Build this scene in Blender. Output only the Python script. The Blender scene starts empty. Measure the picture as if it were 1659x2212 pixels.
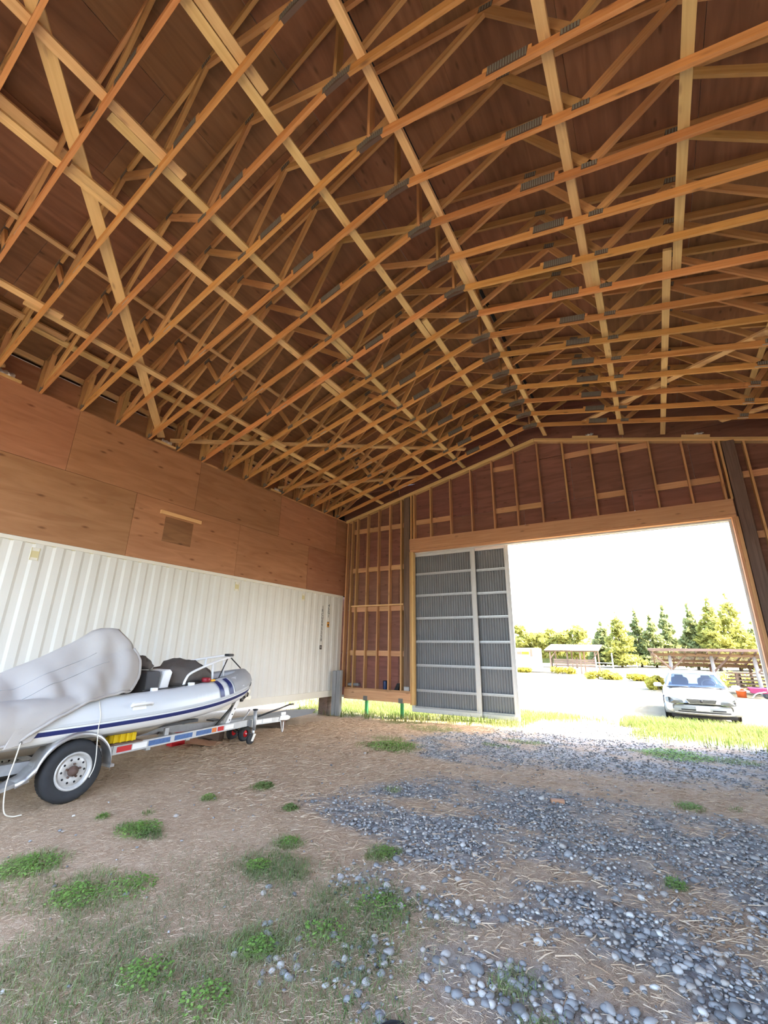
import bpy, math, random
import numpy as np
from mathutils import Matrix, Vector, noise as mnoise
random.seed(7); rng = np.random.default_rng(7)
R = math.radians
sc = bpy.context.scene
col = sc.collection

# ------------------------------------------------------------------ camera
cam_d = bpy.data.cameras.new('camera'); cam = bpy.data.objects.new('camera', cam_d); col.objects.link(cam)
CAM = Vector((7.914, -10.810, 1.6))
YAW, PITCH, ROLL, FPX = R(-31.112), R(17.586), R(0.874), 940.15
_f = Vector((math.sin(YAW)*math.cos(PITCH), math.cos(YAW)*math.cos(PITCH), math.sin(PITCH)))
_r = Vector((math.cos(YAW), -math.sin(YAW), 0)); _u = _r.cross(_f)
_r2 = _r*math.cos(ROLL)+_u*math.sin(ROLL); _u2 = -_r*math.sin(ROLL)+_u*math.cos(ROLL)
cam.matrix_world = Matrix(((_r2.x,_u2.x,-_f.x,CAM.x),(_r2.y,_u2.y,-_f.y,CAM.y),(_r2.z,_u2.z,-_f.z,CAM.z),(0,0,0,1)))
cam_d.sensor_fit = 'HORIZONTAL'; cam_d.sensor_width = 36.0; cam_d.lens = FPX/1659*36.0
cam_d.clip_start = 0.05; cam_d.clip_end = 500
sc.camera = cam
# ------------------------------------------------------------------ sky, sun, exposure
SUN_EL, SUN_AZ = R(46), R(13)          # sun from +x, a little beyond the gable
world = bpy.data.worlds.new('sky'); sc.world = world; world.use_nodes = True
wn = world.node_tree.nodes; wl = world.node_tree.links
bg = wn['Background']
sky = wn.new('ShaderNodeTexSky'); sky.sky_type = 'NISHITA'; sky.sun_disc = False
sky.sun_elevation = SUN_EL; sky.sun_rotation = R(90)-SUN_AZ; sky.air_density = 1.0; sky.dust_density = 3.0; sky.ozone_density = 1.0
wl.new(sky.outputs[0], bg.inputs[0]); bg.inputs[1].default_value = 0.42
sd = bpy.data.lights.new('sun', 'SUN'); sd.energy = 6.0; sd.angle = R(0.6); sd.color = (1.0, 0.93, 0.82)
sun = bpy.data.objects.new('sun', sd); col.objects.link(sun)
sdir = Vector((math.cos(SUN_EL)*math.cos(SUN_AZ), math.cos(SUN_EL)*math.sin(SUN_AZ), math.sin(SUN_EL)))
sun.rotation_euler = (-sdir).to_track_quat('-Z', 'Y').to_euler(); sun.location = (40, 10, 40)
vs = sc.view_settings; vs.view_transform = 'Standard'; vs.look = 'None'; vs.gamma = 1.0; vs.use_curve_mapping = False
vs.exposure = 2.7
sc.cycles.max_bounces = 6; sc.cycles.diffuse_bounces = 5; sc.cycles.glossy_bounces = 2; sc.cycles.transmission_bounces = 4; sc.cycles.transparent_max_bounces = 6; sc.cycles.sample_clamp_indirect = 10.0
sc.cycles.use_adaptive_sampling = True; sc.cycles.adaptive_threshold = 0.05; sc.cycles.adaptive_min_samples = 12; sc.cycles.caustics_reflective = False; sc.cycles.caustics_refractive = False

# ------------------------------------------------------------------ materials
MATS = {}
def newmat(name):
    m = bpy.data.materials.new(name); m.use_nodes = True; MATS[name] = m
    nt = m.node_tree; return m, nt.nodes, nt.links, nt.nodes['Principled BSDF']
def plain(name, rgb, rough=0.6, metal=0.0, spec=0.4, bump=0, bscale=40, vary=0.0, nscale=6.0, coat=0):
    m, n, l, b = newmat(name)
    b.inputs['Roughness'].default_value = rough; b.inputs['Metallic'].default_value = metal
    b.inputs['Specular IOR Level'].default_value = spec; b.inputs['Coat Weight'].default_value = coat
    b.inputs['Base Color'].default_value = (*rgb, 1)
    if vary or bump:
        tc = n.new('ShaderNodeTexCoord')
    if vary:
        nz = n.new('ShaderNodeTexNoise'); nz.inputs['Scale'].default_value = nscale; nz.inputs['Detail'].default_value = 6
        l.new(tc.outputs['Object'], nz.inputs['Vector'])
        mx = n.new('ShaderNodeMix'); mx.data_type = 'RGBA'
        mx.inputs['A'].default_value = (*[c*(1-vary) for c in rgb], 1); mx.inputs['B'].default_value = (*[min(1, c*(1+vary)) for c in rgb], 1)
        l.new(nz.outputs['Fac'], mx.inputs['Factor']); l.new(mx.outputs['Result'], b.inputs['Base Color'])
    if bump:
        nb = n.new('ShaderNodeTexNoise'); nb.inputs['Scale'].default_value = bscale; nb.inputs['Detail'].default_value = 4
        l.new(tc.outputs['Object'], nb.inputs['Vector'])
        bp = n.new('ShaderNodeBump'); bp.inputs['Strength'].default_value = bump; bp.inputs['Distance'].default_value = 0.02
        l.new(nb.outputs['Fac'], bp.inputs['Height']); l.new(bp.outputs['Normal'], b.inputs['Normal'])
    return m
def wood(name, c1, c2, knot=(0.12,0.06,0.03), scale=(0.6, 14, 14), tint=0.25, rough=0.75, knots=0.5, kscale=(2.2,7,7), hue=None):
    """grain along local X; every board shifted and tinted by its own random number"""
    m, n, l, b = newmat(name)
    b.inputs['Roughness'].default_value = rough; b.inputs['Specular IOR Level'].default_value = 0.25
    tc = n.new('ShaderNodeTexCoord'); oi = n.new('ShaderNodeObjectInfo')
    off = n.new('ShaderNodeVectorMath'); off.operation = 'SCALE'; off.inputs[0].default_value = (37, 91, 53); l.new(oi.outputs['Random'], off.inputs['Scale'])
    add = n.new('ShaderNodeVectorMath'); add.operation = 'ADD'; l.new(tc.outputs['Object'], add.inputs[0]); l.new(off.outputs[0], add.inputs[1])
    mp = n.new('ShaderNodeMapping'); mp.inputs['Scale'].default_value = scale; l.new(add.outputs[0], mp.inputs['Vector'])
    nz = n.new('ShaderNodeTexNoise'); nz.inputs['Scale'].default_value = 1.6; nz.inputs['Detail'].default_value = 8; nz.inputs['Distortion'].default_value = 1.2
    l.new(mp.outputs[0], nz.inputs['Vector'])
    rp = n.new('ShaderNodeValToRGB'); rp.color_ramp.elements[0].position = 0.3; rp.color_ramp.elements[1].position = 0.7
    rp.color_ramp.elements[0].color = (*c2, 1); rp.color_ramp.elements[1].color = (*c1, 1)
    l.new(nz.outputs['Fac'], rp.inputs['Fac'])
    mk = n.new('ShaderNodeMapping'); mk.inputs['Scale'].default_value = kscale; l.new(add.outputs[0], mk.inputs['Vector'])
    vo = n.new('ShaderNodeTexVoronoi'); vo.inputs['Scale'].default_value = 1.0; l.new(mk.outputs[0], vo.inputs['Vector'])
    kr = n.new('ShaderNodeValToRGB'); kr.color_ramp.elements[0].position = 0.05; kr.color_ramp.elements[1].position = 0.16
    kr.color_ramp.elements[0].color = (1,1,1,1); kr.color_ramp.elements[1].color = (0,0,0,1)
    l.new(vo.outputs['Distance'], kr.inputs['Fac'])
    kf = n.new('ShaderNodeMath'); kf.operation = 'MULTIPLY'; kf.inputs[1].default_value = knots; l.new(kr.outputs['Color'], kf.inputs[0])
    mx = n.new('ShaderNodeMix'); mx.data_type = 'RGBA'; l.new(kf.outputs[0], mx.inputs['Factor']); l.new(rp.outputs['Color'], mx.inputs['A']); mx.inputs['B'].default_value = (*knot, 1)
    hs = n.new('ShaderNodeHueSaturation')
    vr = n.new('ShaderNodeMapRange'); vr.inputs['To Min'].default_value = 1-tint; vr.inputs['To Max'].default_value = 1+tint; l.new(oi.outputs['Random'], vr.inputs['Value'])
    l.new(vr.outputs[0], hs.inputs['Value']); l.new(mx.outputs['Result'], hs.inputs['Color'])
    m2 = n.new('ShaderNodeMath'); m2.operation = 'MULTIPLY'; m2.inputs[1].default_value = 7.13; l.new(oi.outputs['Random'], m2.inputs[0])
    m3 = n.new('ShaderNodeMath'); m3.operation = 'FRACT'; l.new(m2.outputs[0], m3.inputs[0])
    hr = n.new('ShaderNodeMapRange'); hr.inputs['To Min'].default_value = 0.49; hr.inputs['To Max'].default_value = 0.508; l.new(m3.outputs[0], hr.inputs['Value']); l.new(hr.outputs[0], hs.inputs['Hue'])
    l.new(hs.outputs['Color'], b.inputs['Base Color'])
    bp = n.new('ShaderNodeBump'); bp.inputs['Strength'].default_value = 0.25; bp.inputs['Distance'].default_value = 0.004
    l.new(nz.outputs['Fac'], bp.inputs['Height']); l.new(bp.outputs['Normal'], b.inputs['Normal'])
    return m
wood('chord_fir', (0.60,0.30,0.11), (0.46,0.20,0.065), tint=0.18, knots=0.6)
wood('brace_spruce', (0.70,0.47,0.22), (0.58,0.36,0.15), knot=(0.2,0.1,0.05), tint=0.15, knots=0.5)
wood('web_fir', (0.52,0.29,0.12), (0.40,0.20,0.08), tint=0.25, knots=0.4)
wood('stud_fir', (0.58,0.34,0.16), (0.48,0.25,0.11), tint=0.15, knots=0.4)
wood('header_fir', (0.62,0.36,0.19), (0.50,0.26,0.13), tint=0.1, knots=0.5)
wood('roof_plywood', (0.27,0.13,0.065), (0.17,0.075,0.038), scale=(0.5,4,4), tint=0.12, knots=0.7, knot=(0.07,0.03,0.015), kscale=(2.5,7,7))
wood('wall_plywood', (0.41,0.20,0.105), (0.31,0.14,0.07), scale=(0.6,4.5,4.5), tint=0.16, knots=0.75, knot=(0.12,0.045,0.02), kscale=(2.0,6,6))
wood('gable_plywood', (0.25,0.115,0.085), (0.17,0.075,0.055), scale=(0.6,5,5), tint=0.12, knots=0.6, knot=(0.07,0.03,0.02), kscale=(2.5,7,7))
wood('grey_timber', (0.20,0.13,0.10), (0.11,0.07,0.055), scale=(0.5,12,12), tint=0.1, knots=0.3)
wood('weathered_plank', (0.30,0.29,0.28), (0.17,0.165,0.165), scale=(0.6,14,14), tint=0.12, knots=0.4, knot=(.08,.07,.07))
wood('shed_timber', (0.27,0.18,0.125), (0.15,0.095,0.065), scale=(0.5,10,10), tint=0.3, knots=0.3)
plain('plate_steel', (0.20,0.195,0.175), 0.6, 0.3)
plain('bright_steel', (0.55,0.56,0.57), 0.4, 0.85, vary=0.15)
plain('galvanised', (0.42,0.43,0.44), 0.5, 0.55, vary=0.25, nscale=14)
plain('foil', (0.75,0.77,0.78), 0.3, 0.9, bump=0.8, bscale=30)
plain('container_paint', (0.61,0.60,0.555), 0.65, vary=0.06, nscale=1.5, spec=0.5)
plain('container_rail', (0.66,0.63,0.55), 0.45, vary=0.06, nscale=3)
plain('aged_yellow', (0.55,0.48,0.26), 0.6)
plain('ink_black', (0.03,0.025,0.022), 0.6)
plain('sticker_orange', (0.62,0.26,0.02), 0.5)
plain('door_white', (0.58,0.58,0.57), 0.4, vary=0.05)
plain('door_sheet', (0.20,0.205,0.215), 0.5, 0.1, vary=0.08, nscale=3)
plain('roof_metal', (0.35,0.37,0.38), 0.5, 0.3)
plain('black_void', (0.012,0.012,0.014), 0.9)
plain('green_paint', (0.05,0.30,0.09), 0.5)
plain('concrete', (0.42,0.40,0.37), 0.9, vary=0.2, nscale=8, bump=0.3)
plain('tarp', (0.40,0.37,0.34), 0.85, spec=0.15, vary=0.08, nscale=3, bump=0.12, bscale=260)
plain('dark_tarp', (0.115,0.10,0.09), 0.85, spec=0.15, vary=0.15, bump=0.2, bscale=60)
plain('tube_grey', (0.58,0.60,0.615), 0.36, vary=0.03, spec=0.5)
plain('dodger_grey', (0.34,0.345,0.35), 0.6, vary=0.06, nscale=8)
plain('navy', (0.02,0.03,0.13), 0.4)
plain('white_vinyl', (0.80,0.80,0.79), 0.35)
plain('hull_white', (0.62,0.60,0.55), 0.4, vary=0.08)
plain('boat_inside', (0.07,0.07,0.075), 0.7)
plain('cream_deck', (0.55,0.52,0.46), 0.6)
plain('rubber', (0.028,0.029,0.032), 0.75, spec=0.3, vary=0.25, nscale=20)
plain('rim', (0.52,0.51,0.49), 0.45, 0.35, vary=0.2, nscale=25)
plain('rust_and_rib_shade', (0.10,0.06,0.045), 0.8)  # real rust on hubs and nuts; painted shade between gusset ribs
plain('red_plastic', (0.50,0.015,0.02), 0.35)
plain('orange_mark', (0.62,0.16,0.03), 0.4)
plain('blue_film', (0.06,0.13,0.30), 0.3, vary=0.4, nscale=30)
plain('yellow_plastic', (0.75,0.52,0.01), 0.4)
plain('rope', (0.68,0.64,0.55), 0.8)
plain('cardboard', (0.40,0.21,0.12), 0.85)
plain('sheet_grey', (0.30,0.32,0.33), 0.5, 0.3, vary=0.15, nscale=2)
plain('black_plastic', (0.02,0.02,0.022), 0.45)
plain('blue_plastic', (0.012,0.03,0.10), 0.4)
plain('winch_white', (0.80,0.78,0.66), 0.4)
plain('tape_yellow', (0.85,0.42,0.03), 0.4)
plain('maroon', (0.25,0.01,0.02), 0.4)
plain('car_white', (0.50,0.51,0.51), 0.25, coat=0.6, spec=0.5)
plain('car_bumper', (0.17,0.185,0.18), 0.5)
plain('lamp_lens', (0.08,0.088,0.088), 0.35, spec=0.4)
plain('amber_lens', (0.25,0.15,0.08), 0.15, spec=0.8)
plain('chrome', (0.7,0.7,0.72), 0.15, 1.0)
plain('seat_blue', (0.012,0.02,0.045), 0.8)
plain('plate_white', (0.80,0.82,0.84), 0.5)
plain('plate_blue', (0.10,0.14,0.30), 0.5)
plain('rv_white', (0.80,0.80,0.78), 0.4)
plain('rv_brown', (0.30,0.15,0.09), 0.6)
plain('rv_pink', (0.42,0.30,0.34), 0.6)
plain('bark', (0.12,0.085,0.06), 0.9)
plain('pale_post', (0.30,0.27,0.245), 0.8, vary=0.2, nscale=12)
plain('magenta', (0.20,0.015,0.06), 0.5)
plain('pallet_orange', (0.45,0.08,0.015), 0.6)
def leafmat(name, c1, c2, trans=0.35):
    m, n, l, b = newmat(name)
    oi = n.new('ShaderNodeTexCoord'); nz = n.new('ShaderNodeTexNoise'); nz.inputs['Scale'].default_value = 1.2; nz.inputs['Detail'].default_value = 5
    l.new(oi.outputs['Object'], nz.inputs['Vector'])
    mx = n.new('ShaderNodeMix'); mx.data_type = 'RGBA'; mx.inputs['A'].default_value = (*c1,1); mx.inputs['B'].default_value = (*c2,1)
    rp = n.new('ShaderNodeMapRange'); rp.inputs['From Min'].default_value = 0.35; rp.inputs['From Max'].default_value = 0.65; l.new(nz.outputs['Fac'], rp.inputs['Value'])
    l.new(rp.outputs[0], mx.inputs['Factor']); l.new(mx.outputs['Result'], b.inputs['Base Color'])
    b.inputs['Roughness'].default_value = 0.7; b.inputs['Specular IOR Level'].default_value = 0.2
    tr = n.new('ShaderNodeBsdfTranslucent'); l.new(mx.outputs['Result'], tr.inputs['Color'])
    ms = n.new('ShaderNodeMixShader'); ms.inputs[0].default_value = trans
    l.new(b.outputs[0], ms.inputs[1]); l.new(tr.outputs[0], ms.inputs[2]); l.new(ms.outputs[0], n['Material Output'].inputs['Surface'])
    return m
leafmat('grass_green', (0.15,0.24,0.07), (0.26,0.32,0.12)); leafmat('grass_dull', (0.20,0.23,0.12), (0.36,0.34,0.20))
leafmat('clover', (0.17,0.32,0.06), (0.28,0.42,0.11)); leafmat('field_grass', (0.12,0.18,0.035), (0.22,0.23,0.075))
leafmat('tree_yellow', (0.36,0.34,0.085), (0.22,0.225,0.05),.45); leafmat('tree_dark', (0.16,0.19,0.075), (0.25,0.26,0.09),.4); leafmat('tree_green', (0.16,0.27,0.045), (0.26,0.35,0.06),.45)
leafmat('bush_yellow', (0.42,0.36,0.05), (0.28,0.25,0.05))
def straw_mat():
    m, n, l, b = newmat('straw'); b.inputs['Roughness'].default_value = 0.8; b.inputs['Specular IOR Level'].default_value = 0.2
    at = n.new('ShaderNodeAttribute'); at.attribute_name = 'tone'
    rp = n.new('ShaderNodeValToRGB'); e = rp.color_ramp.elements; e[0].color = (0.33,0.21,0.125,1); e[1].color = (0.64,0.51,0.36,1)
    x = e.new(0.5); x.color = (0.53,0.39,0.26,1)
    l.new(at.outputs['Fac'], rp.inputs['Fac']); l.new(rp.outputs[0], b.inputs['Base Color'])
straw_mat()
def stone_mat():
    m, n, l, b = newmat('stone'); b.inputs['Roughness'].default_value = 0.95; b.inputs['Specular IOR Level'].default_value = 0.1
    at = n.new('ShaderNodeAttribute'); at.attribute_name = 'tone'
    oi = n.new('ShaderNodeObjectInfo')
    ad = n.new('ShaderNodeMath'); ad.operation = 'ADD'; l.new(at.outputs['Fac'], ad.inputs[0]); l.new(oi.outputs['Random'], ad.inputs[1])
    fr = n.new('ShaderNodeMath'); fr.operation = 'FRACT'; l.new(ad.outputs[0], fr.inputs[0])
    rp = n.new('ShaderNodeValToRGB'); e = rp.color_ramp.elements; e[0].color = (0.14,0.138,0.138,1); e[1].color = (0.52,0.50,0.465,1)
    for p, c in ((0.35,(0.21,0.208,0.208,1)), (0.6,(0.29,0.285,0.28,1)), (0.8,(0.36,0.315,0.27,1))): q = e.new(p); q.color = c
    l.new(fr.outputs[0], rp.inputs['Fac'])
    tc = n.new('ShaderNodeTexCoord'); nz = n.new('ShaderNodeTexNoise'); nz.inputs['Scale'].default_value = 60; l.new(tc.outputs['Object'], nz.inputs['Vector'])
    mr = n.new('ShaderNodeMapRange'); mr.inputs['To Min'].default_value = 0.8; mr.inputs['To Max'].default_value = 1.2; l.new(nz.outputs['Fac'], mr.inputs['Value'])
    mu = n.new('ShaderNodeVectorMath'); mu.operation = 'SCALE'; l.new(rp.outputs[0], mu.inputs[0]); l.new(mr.outputs[0], mu.inputs['Scale']); l.new(mu.outputs[0], b.inputs['Base Color'])
stone_mat()
def ground_mat():
    m, n, l, b = newmat('ground'); b.inputs['Roughness'].default_value = 0.9; b.inputs['Specular IOR Level'].default_value = 0.15
    tc = n.new('ShaderNodeTexCoord')
    def nz(s, d=8, dist=0):
        k = n.new('ShaderNodeTexNoise'); k.inputs['Scale'].default_value = s; k.inputs['Detail'].default_value = d; k.inputs['Distortion'].default_value = dist; l.new(tc.outputs['Object'], k.inputs['Vector']); return k
    def ramp(src, stops):
        r = n.new('ShaderNodeValToRGB'); e = r.color_ramp.elements
        e[0].position, e[0].color = stops[0][0], (*stops[0][1],1); e[1].position, e[1].color = stops[-1][0], (*stops[-1][1],1)
        for p, c in stops[1:-1]: q = e.new(p); q.color = (*c,1)
        l.new(src, r.inputs['Fac']); return r
    def mix(f, a, bb):
        x = n.new('ShaderNodeMix'); x.data_type = 'RGBA'; l.new(f, x.inputs['Factor']); l.new(a, x.inputs['A']); l.new(bb, x.inputs['B']); return x.outputs['Result']
    sfine = nz(55, 10, 2.5); sbig = nz(2.2)
    straw = ramp(sfine.outputs['Fac'], [(0.3,(0.27,0.17,0.095)),(0.5,(0.48,0.33,0.205)),(0.7,(0.70,0.55,0.38))])
    straw2 = ramp(sbig.outputs['Fac'], [(0.35,(0.35,0.235,0.15)),(0.65,(0.55,0.42,0.30))])
    sm = ramp(nz(13,6,1.5).outputs['Fac'], [(0.33,(0.27,0.18,0.115)),(0.5,(0.44,0.32,0.22)),(0.68,(0.66,0.53,0.39))])
    s0 = n.new('ShaderNodeMix'); s0.data_type='RGBA'; s0.inputs['Factor'].default_value = 0.5; l.new(straw2.outputs[0], s0.inputs['A']); l.new(sm.outputs[0], s0.inputs['B']); straw2 = s0
    ss = n.new('ShaderNodeMix'); ss.data_type = 'RGBA'; ss.inputs['Factor'].default_value = 0.5; l.new(straw.outputs[0], ss.inputs['A']); l.new(straw2.outputs['Result'], ss.inputs['B'])
    vo = n.new('ShaderNodeTexVoronoi'); vo.inputs['Scale'].default_value = 26; l.new(tc.outputs['Object'], vo.inputs['Vector'])
    grav = ramp(vo.outputs['Color'], [(0.1,(0.15,0.145,0.14)),(0.5,(0.26,0.255,0.25)),(0.9,(0.44,0.42,0.39))])
    gn = nz(40, 6)
    gr = ramp(gn.outputs['Fac'], [(0.35,(0.13,0.14,0.06)),(0.65,(0.30,0.28,0.15))])
    def attr(nm): a = n.new('ShaderNodeAttribute'); a.attribute_name = nm; return a.outputs['Fac']
    c1 = mix(attr('gravel'), ss.outputs['Result'], grav.outputs[0]); c2 = mix(attr('green'), c1, gr.outputs[0])
    yard = ramp(nz(0.35, 6).outputs['Fac'], [(0.3,(0.13,0.108,0.062)),(0.7,(0.21,0.178,0.115))])
    c3 = mix(attr('yard'), c2, yard.outputs[0])
    l.new(c3, b.inputs['Base Color'])
    bp = n.new('ShaderNodeBump'); bp.inputs['Strength'].default_value = 0.6; bp.inputs['Distance'].default_value = 0.02
    l.new(sfine.outputs['Fac'], bp.inputs['Height']); l.new(bp.outputs['Normal'], b.inputs['Normal'])
ground_mat()
def glass_mat():
    m, n, l, b = newmat('glass'); b.inputs['Base Color'].default_value = (0.75,0.86,0.95,1)
    gl = n.new('ShaderNodeBsdfGlossy'); gl.inputs['Roughness'].default_value = 0.02; gl.inputs['Color'].default_value = (0.9,0.95,1,1)
    tr = n.new('ShaderNodeBsdfTransparent'); tr.inputs['Color'].default_value = (0.50,0.62,0.74,1)
    ms = n.new('ShaderNodeMixShader'); ms.inputs[0].default_value = 0.045
    l.new(tr.outputs[0], ms.inputs[1]); l.new(gl.outputs[0], ms.inputs[2]); l.new(ms.outputs[0], n['Material Output'].inputs['Surface'])
glass_mat()

# ------------------------------------------------------------------ helpers
def mesh(name, V, F, mat, smooth=False):
    me = bpy.data.meshes.new(name); me.from_pydata([tuple(v) for v in V], [], F); me.update()
    if mat: me.materials.append(MATS[mat])
    if smooth: me.polygons.foreach_set('use_smooth', [True]*len(me.polygons))
    return me
def npmesh(name, V, F, mat, tone=None, smooth=False):
    """V (n,3), F (m,k) arrays, fast"""
    me = bpy.data.meshes.new(name); V = np.asarray(V, np.float32); F = np.asarray(F, np.int32); m, k = F.shape
    me.vertices.add(len(V)); me.vertices.foreach_set('co', V.ravel())
    me.loops.add(m*k); me.loops.foreach_set('vertex_index', F.ravel())
    me.polygons.add(m); me.polygons.foreach_set('loop_start', np.arange(0, m*k, k, dtype=np.int32))
    if smooth: me.polygons.foreach_set('use_smooth', np.ones(m, bool))
    if tone is not None:
        a = me.attributes.new('tone', 'FLOAT', 'POINT'); a.data.foreach_set('value', np.asarray(tone, np.float32))
    me.update(calc_edges=True); me.materials.append(MATS[mat]); return me
def put(name, me, parent=None, mtx=None):
    o = bpy.data.objects.new(name, me); col.objects.link(o)
    if mtx is None: mtx = Matrix.Identity(4)
    if parent is not None:
        o.parent = parent; o.matrix_basis = world_of(parent).inverted() @ mtx
    else: o.matrix_basis = mtx
    return o
def world_of(o):
    m = o.matrix_basis.copy()
    while o.parent: o = o.parent; m = o.matrix_basis @ m
    return m
def tag(o, label=None, cat=None, group=None, kind=None):
    if label: o['label'] = label
    if cat: o['category'] = cat
    if group: o['group'] = group
    if kind: o['kind'] = kind
    return o
def thing(name, loc, label, cat, group=None, rz=0):
    o = put(name, None, None, Matrix.Translation(loc) @ Matrix.Rotation(rz, 4, 'Z')); return tag(o, label, cat, group)
BOXF = [(0,3,2,1),(4,5,6,7),(0,1,5,4),(1,2,6,5),(2,3,7,6),(3,0,4,7)]
def boxv(x0,x1,y0,y1,z0,z1): return [(x0,y0,z0),(x1,y0,z0),(x1,y1,z0),(x0,y1,z0),(x0,y0,z1),(x1,y0,z1),(x1,y1,z1),(x0,y1,z1)]
def bevel_me(me, w, seg=2):
    import bmesh
    bm = bmesh.new(); bm.from_mesh(me); bmesh.ops.bevel(bm, geom=bm.edges[:], offset=w, segments=seg, affect='EDGES', profile=0.5)
    bm.to_mesh(me); bm.free(); return me
def box(name, x0,x1,y0,y1,z0,z1, mat, parent=None, bev=0, long=None):
    """axis box, origin at its centre; local X follows the longest side when long=True so grain runs along it"""
    c = Vector(((x0+x1)/2,(y0+y1)/2,(z0+z1)/2)); d = (abs(x1-x0),abs(y1-y0),abs(z1-z0))
    rot = Matrix.Identity(4)
    if long:
        k = {'x':0,'y':1,'z':2}.get(long, max(range(3), key=lambda i: d[i]))
        if k == 1: rot = Matrix.Rotation(R(90),4,'Z'); d = (d[1],d[0],d[2])
        elif k == 2: rot = Matrix.Rotation(R(-90),4,'Y'); d = (d[2],d[1],d[0])
    me = mesh(name, boxv(-d[0]/2,d[0]/2,-d[1]/2,d[1]/2,-d[2]/2,d[2]/2), BOXF, mat)
    if bev: bevel_me(me, bev)
    return put(name, me, parent, Matrix.Translation(c) @ rot)
def frame_of(p, q, up=(0,0,1)):
    p, q = Vector(p), Vector(q); x = (q-p); L = x.length; x.normalize(); up = Vector(up)
    if abs(x.dot(up)) > 0.98: up = Vector((0,1,0))
    y = up.cross(x).normalized(); z = x.cross(y)
    return Matrix(((x.x,y.x,z.x,p.x),(x.y,y.y,z.y,p.y),(x.z,y.z,z.z,p.z),(0,0,0,1))), L
def beam(name, p, q, w, h, mat, parent=None, up=(0,0,1), bev=0):
    """board from p to q (bottom centre line); w across, h along up"""
    M, L = frame_of(p, q, up)
    me = mesh(name, boxv(0,L,-w/2,w/2,0,h), BOXF, mat)
    if bev: bevel_me(me, bev, 1)
    return put(name, me, parent, M)
def catmull(pts, n):
    P = [Vector(p) for p in pts]; P = [P[0]*2-P[1]] + P + [P[-1]*2-P[-2]]; out = []
    for i in range(1, len(P)-2):
        for k in range(n):
            t = k/n; a,b,c,d = P[i-1],P[i],P[i+1],P[i+2]
            out.append(0.5*((2*b)+(c-a)*t+(2*a-5*b+4*c-d)*t*t+(3*b-a-3*c+d)*t**3))
    out.append(P[-2]); return out
def tube_mesh(name, pts, rad, mat, seg=10, cap=True):
    P = [Vector(p) for p in pts]; n = len(P); rads = rad if isinstance(rad,(list,tuple)) else [rad]*n
    V=[];F=[]; prev=None
    for i in range(n):
        t = (P[min(i+1,n-1)]-P[max(i-1,0)]).normalized()
        if prev is None: a = t.orthogonal().normalized()
        else: a = (prev - t*prev.dot(t)).normalized()
        prev = a; b = t.cross(a)
        for k in range(seg):
            th = 2*math.pi*k/seg; V.append(P[i]+(a*math.cos(th)+b*math.sin(th))*rads[i])
    for i in range(n-1):
        for k in range(seg): F.append((i*seg+k, i*seg+(k+1)%seg, (i+1)*seg+(k+1)%seg, (i+1)*seg+k))
    if cap: F.append(tuple(range(seg-1,-1,-1))); F.append(tuple((n-1)*seg+k for k in range(seg)))
    return mesh(name, V, F, mat, True)
def tube(name, pts, rad, mat, parent=None, seg=10, n=0):
    return put(name, tube_mesh(name, catmull(pts,n) if n else pts, rad, mat, seg), parent)
def lathe_mesh(name, prof, mat, seg=32, axis='Z', smooth=True):
    """prof: (radius, height) list, revolved round axis"""
    V=[];F=[];m=len(prof)
    for k in range(seg):
        a = 2*math.pi*k/seg
        for r,h in prof:
            x,y = r*math.cos(a), r*math.sin(a)
            V.append({'Z':(x,y,h),'X':(h,x,y),'Y':(x,h,y)}[axis])
    for k in range(seg):
        for i in range(m-1): F.append((k*m+i, ((k+1)%seg)*m+i, ((k+1)%seg)*m+i+1, k*m+i+1))
    return mesh(name, V, F, mat, smooth)
def grid_mesh(name, rows, mat, smooth=True, close=False):
    V=[p for r in rows for p in r]; m=len(rows[0]); F=[]
    for i in range(len(rows)-1):
        for k in range(m if close else m-1): F.append((i*m+k, i*m+(k+1)%m, (i+1)*m+(k+1)%m, (i+1)*m+k))
    return mesh(name, V, F, mat, smooth)
def solid(o, t, off=-1):
    md = o.modifiers.new('thickness','SOLIDIFY'); md.thickness = t; md.offset = off; return o
def prism(name, poly, axis, a0, a1, mat, parent=None, bev=0):
    """polygon of 2D points extruded along an axis; poly coords are the two other axes in order"""
    def P(p,a): return {'x':(a,p[0],p[1]),'y':(p[0],a,p[1]),'z':(p[0],p[1],a)}[axis]
    c = Vector(P((sum(p[0] for p in poly)/len(poly), sum(p[1] for p in poly)/len(poly)), (a0+a1)/2)); n=len(poly)
    V=[Vector(P(p,a0))-c for p in poly]+[Vector(P(p,a1))-c for p in poly]
    F=[tuple(range(n-1,-1,-1)), tuple(range(n,2*n))]+[(i,(i+1)%n,n+(i+1)%n,n+i) for i in range(n)]
    me = mesh(name,V,F,mat)
    if bev: bevel_me(me, bev)
    return put(name, me, parent, Matrix.Translation(c))
def letters(name, txt, size, mat, parent, mtx, depth=0.0015):
    cu = bpy.data.curves.new(name,'FONT'); cu.body = txt; cu.size = size; cu.align_x='CENTER'; cu.align_y='CENTER'; cu.extrude = depth
    to = bpy.data.objects.new('tmp', cu); col.objects.link(to)
    me = bpy.data.meshes.new_from_object(to.evaluated_get(bpy.context.evaluated_depsgraph_get())); me.name = name
    bpy.data.objects.remove(to); bpy.data.curves.remove(cu); me.materials.clear(); me.materials.append(MATS[mat])
    return put(name, me, parent, mtx)
def smoothstep(a,b,x): t=min(1,max(0,(x-a)/(b-a))); return t*t*(3-2*t)

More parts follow.
